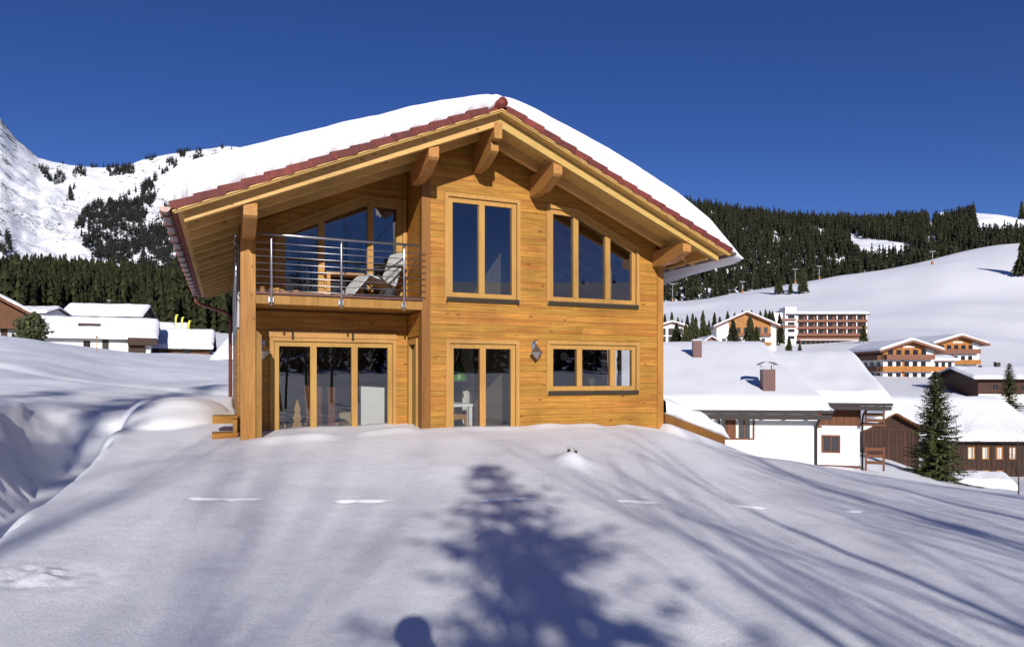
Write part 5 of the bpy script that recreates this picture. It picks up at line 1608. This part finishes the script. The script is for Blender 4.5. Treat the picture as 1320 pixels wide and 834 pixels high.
# shrubs by the left houses
def shrub(px, py_top, Y, r, label, seed, snow=True):
    X, _, Zt = at(px, py_top, Y); zb = gz(X, Y); h = max(1.2, Zt - zb)
    rg = np.random.default_rng(seed)
    t = thing('shrub', label, 'shrub', (X, Y, zb), 0, 'snowy shrubs by the left houses')
    n = 900
    c = rg.normal(0, 1, (n, 3)); c /= np.linalg.norm(c, axis=1)[:, None]; c *= (rg.uniform(.35, 1, n) ** .5)[:, None]
    c = c * np.array([r, r, h * .5]) + np.array([0, 0, h * .52])
    c += 0.18 * rg.normal(0, 1, (n, 3))
    s = .22
    d1, d2 = rg.normal(0, s, (n, 3)), rg.normal(0, s, (n, 3))
    V = np.stack([c, c + d1, c + d2], 1).reshape(-1, 3)
    obj('foliage', mesh_np('foliage', V, np.arange(3 * n).reshape(-1, 3), M['spruce']), t)
    tube('stem', t, [(0, 0, -.2), (.05, 0, h * .5)], .06, M['bark'], 6)
    if snow:
        q = c[(c[:, 2] > h * .45) & (rg.uniform(0, 1, n) < .10)]
        V = np.stack([q, q + rg.normal(0, .2, q.shape) * [1, 1, .3], q + rg.normal(0, .2, q.shape) * [1, 1, .3]], 1).reshape(-1, 3)
        obj('snow_patches', mesh_np('snow_patches', V, np.arange(len(V)).reshape(-1, 3), M['snow']), t)
shrub(34, 411, 62, .7, 'evergreen shrub in front of the white farmhouse', 5)
shrub(46, 407, 66, .8, 'snow dusted shrub between brown chalet and white farmhouse', 6)
shrub(20, 407, 70, 1.1, 'thin snowy shrub beside the brown chalet', 7)

# bare trees
def bare_tree(loc, h, seed, label, group=None, r0=None, spread=.5, depth=4):
    rg = random.Random(seed)
    t = thing('bare_tree', label, 'tree', loc, 0, group)
    V, Fc = [], []
    def seg(p, q, ra, rb, n=4):
        d = (q - p).normalized(); a = d.cross(Vector((0, 0, 1)) if abs(d.z) < .9 else Vector((1, 0, 0))).normalized(); b = d.cross(a)
        s = len(V)
        for c, rr_ in ((p, ra), (q, rb)):
            for k in range(n):
                V.append(c + (a * math.cos(6.283 * k / n) + b * math.sin(6.283 * k / n)) * rr_)
        for k in range(n): Fc.append((s + k, s + (k + 1) % n, s + n + (k + 1) % n, s + n + k))
    def grow(p, d, l, r, lev):
        nseg = 4 if lev < 2 else 3
        for i in range(nseg):
            d = (d + Vector((rg.uniform(-1, 1), rg.uniform(-1, 1), rg.uniform(-.3, .6))) * (.10 if lev == 0 else .2)).normalized()
            q = p + d * l / nseg
            r2 = r * (.86 if lev == 0 else .78)
            seg(p, q, r, r2)
            if lev < depth and (lev > 0 or i > 0):
                for _ in range(2 if lev else 3):
                    ax = Vector((rg.uniform(-1, 1), rg.uniform(-1, 1), rg.uniform(-.2, .5))).normalized()
                    nd = (d + ax * rg.uniform(spread, spread + .5)).normalized()
                    grow(q, nd, l * rg.uniform(.36, .56), r2 * .42, lev + 1)
            p, r = q, r2
    r0 = r0 or h * .014
    grow(Vector((0, 0, -.3)), Vector((0, 0, 1)), h * .85, r0, 0)
    obj('trunk', mesh_from('trunk', [tuple(v) for v in V], Fc, M['bark'], True, False), t)
    return t
X, Y, Z = at(1313, 565, 41)
bare_tree((X, Y, gz(X, Y)), Z - gz(X, Y), 4, 'bare snow flecked shrub at the right edge', None, .06, .6, 4)
X, Y, Z = at(1228, 532, 60)
bare_tree((X, Y, gz(X, Y)), Z - gz(X, Y), 9, 'thin bare tree behind the tall spruce', None, .05, .6, 4)

# trees behind the photographer whose shadows fall over the snow
def shadow_spot(c, back):
    X, Y = c + .142 * back, -back
    return X, Y, gz(X, Y)
def back_spruce(c, back, ytip, ztip, wide, seed, label, whorl=.3, twig=.22, dens=1.0, flat=1.0):
    X, Y, z = shadow_spot(c, back)
    h = ztip + TANE * (ytip + back) - z
    t = thing('spruce_tree', label, 'tree', (X, Y, z), 0, 'trees behind the viewer')
    tube('trunk', t, [(0, 0, -.4), (.02, 0, h * .5), (0, 0, h * .97)], [h * .018, h * .012, .012], M['bark'], 8)
    obj('crown', spruce_meshes(h, h * wide, seed, whorl, twig, dens=dens, flat=flat), t)
back_spruce(.93, 7.6, 9.1, .42, .44, 21, 'young spruce just behind the viewer, its shadow falling towards the glass door', .38, .23, .95, .45)
back_spruce(-6.7, 24, 25, .9, .25, 22, 'tall dark spruce behind the viewer at left, shading the cleared path', 1.0, .42, .6)
back_spruce(-8.9, 26, 20.0, .9, .2, 23, 'second tall spruce behind the viewer at far left', 1.1, .42, .6)
back_spruce(-5.4, 20, 15.5, .9, .17, 24, 'narrow spruce behind the viewer, between the tall one and the bare trees', 1.0, .42, .6)
BARE = sorted([(4.3, 6, 11.0, .075, 31), (6.1, 7, 12.0, .085, 32), (2.6, 8, 7.6, .06, 33), (8.2, 9, 13, .09, 34), (5.2, 8, 12.5, .07, 35), (3.4, 9, 9.5, .06, 44), (9.4, 8, 12, .08, 45), (-3.3, 24, 9.4, .13, 36), (-2.2, 27, 9.0, .11, 37), (-.9, 28, 6.6, .11, 38), (-4.4, 26, 10.0, .12, 39), (7.0, 9, 13.5, .08, 41), (-8.8, 36, 16, .16, 43)])
for k, (c, back, ytip, r0, sd) in enumerate(BARE):
    X, Y, z = shadow_spot(c, back)
    h = .3 + TANE * (ytip + back) - z
    bare_tree((X, Y, z), h, sd, 'bare tree behind the viewer whose shadow streak is ' + ('leftmost' if k == 0 else 'rightmost' if k == len(BARE) - 1 else ORD[k] + ' from the left'), 'bare trees behind the viewer', r0, .38, 3 if c > 0 else 2)

# ------------------------------------------------------------------ the photographer, whose shadow is in the picture
def photographer():
    gx, gy = 0.03, -0.36
    z = gz(gx, gy)
    t = thing('person', 'photographer in dark winter jacket and hat holding a camera to the face', 'person', (gx, gy, z), 0)
    t.scale = (1.0, 1.0, 1.045)
    J = {'pelvis': (0, -.02, .92, .15), 'waist': (0, -.02, 1.08, .145), 'chest': (0, -.0, 1.30, .165), 'neck': (0, .02, 1.46, .075), 'head0': (0, .05, 1.55, .085), 'head1': (0, .05, 1.64, .098),
         'hipL': (-.10, -.02, .86, .10), 'kneeL': (-.13, .02, .47, .07), 'ankL': (-.14, -.02, .08, .05), 'toeL': (-.15, .14, .03, .045),
         'hipR': (.10, -.02, .86, .10), 'kneeR': (.13, .02, .47, .07), 'ankR': (.14, -.02, .08, .05), 'toeR': (.15, .14, .03, .045),
         'shL': (-.17, 0, 1.39, .08), 'elL': (-.22, .14, 1.18, .06), 'wrL': (-.08, .24, 1.44, .042), 'haL': (-.055, .25, 1.52, .034),
         'shR': (.17, 0, 1.39, .08), 'elR': (.24, .12, 1.20, .06), 'wrR': (.10, .23, 1.46, .042), 'haR': (.075, .25, 1.54, .034)}
    E = [('pelvis', 'waist'), ('waist', 'chest'), ('chest', 'neck'), ('neck', 'head0'), ('head0', 'head1'), ('pelvis', 'hipL'), ('hipL', 'kneeL'), ('kneeL', 'ankL'), ('ankL', 'toeL'), ('pelvis', 'hipR'), ('hipR', 'kneeR'), ('kneeR', 'ankR'), ('ankR', 'toeR'),
         ('chest', 'shL'), ('shL', 'elL'), ('elL', 'wrL'), ('wrL', 'haL'), ('chest', 'shR'), ('shR', 'elR'), ('elR', 'wrR'), ('wrR', 'haR')]
    for s, hn in ((-1, 'haL'), (1, 'haR')):
        hx, hy, hz, _ = J[hn]
        for k in range(5):
            nm = f'f{hn}{k}'
            dz = .035 - .018 * k
            J[nm + 'a'] = (hx - s * .004, hy + .035, hz + dz * .8, .010)
            J[nm + 'b'] = (hx - s * .030, hy + .045, hz + dz * 1.1 + .01, .009)
            E += [(hn, nm + 'a'), (nm + 'a', nm + 'b')]
    names = list(J)
    me = bpy.data.meshes.new('body')
    me.from_pydata([J[n][:3] for n in names], [(names.index(a), names.index(b)) for a, b in E], [])
    me.materials.append(M['black'])
    o = obj('body', me, t)
    m = o.modifiers.new('skin', 'SKIN'); m.use_smooth_shade = True
    bm = bmesh.new(); bm.from_mesh(me)
    lay = bm.verts.layers.skin.verify(); bm.verts.ensure_lookup_table()
    for i, n_ in enumerate(names):
        bm.verts[i][lay].radius = (J[n_][3], J[n_][3] * (.8 if n_ in ('chest', 'waist', 'pelvis') else 1))
        bm.verts[i][lay].use_root = n_ == 'pelvis'
    bm.to_mesh(me); bm.free()
    o.modifiers.new('sub', 'SUBSURF').levels = 1
    # hat and face details
    V, Fc = [], []
    pr = [(.118, 1.635), (.120, 1.67), (.108, 1.72), (.075, 1.758), (.02, 1.775)]
    for r_, zz in pr:
        for k in range(16): V.append((r_ * math.cos(k * math.pi / 8), .05 + r_ * math.sin(k * math.pi / 8), zz))
    for i in range(len(pr) - 1):
        for k in range(16): Fc.append((i * 16 + k, i * 16 + (k + 1) % 16, (i + 1) * 16 + (k + 1) % 16, (i + 1) * 16 + k))
    Fc.append(tuple(range(64, 80)))
    obj('hat', mesh_from('hat', V, Fc, M['black'], True), t)
    skin = plain('skin', (.50, .30, .21), .6)
    obj('face', mesh_from('face', [(-.07, .128, 1.63), (-.075, .13, 1.56), (-.035, .135, 1.50), (.035, .135, 1.50), (.075, .13, 1.56), (.07, .128, 1.63), (0, .168, 1.565), (0, .152, 1.62)], [(0, 1, 6, 7), (1, 2, 6), (2, 3, 6), (3, 4, 6), (4, 5, 7, 6), (5, 0, 7)], skin, True, False), t)
    c = thing('camera_body', 'black hand held camera in front of the photographer face', 'camera', (gx, gy, z))
    box('body', c, -.07, .07, .18, .24, 1.52, 1.62, M['black'])
    tube('lens', c, [(0, .24, 1.57), (0, .31, 1.57)], .036, M['black'], 16)
photographer()
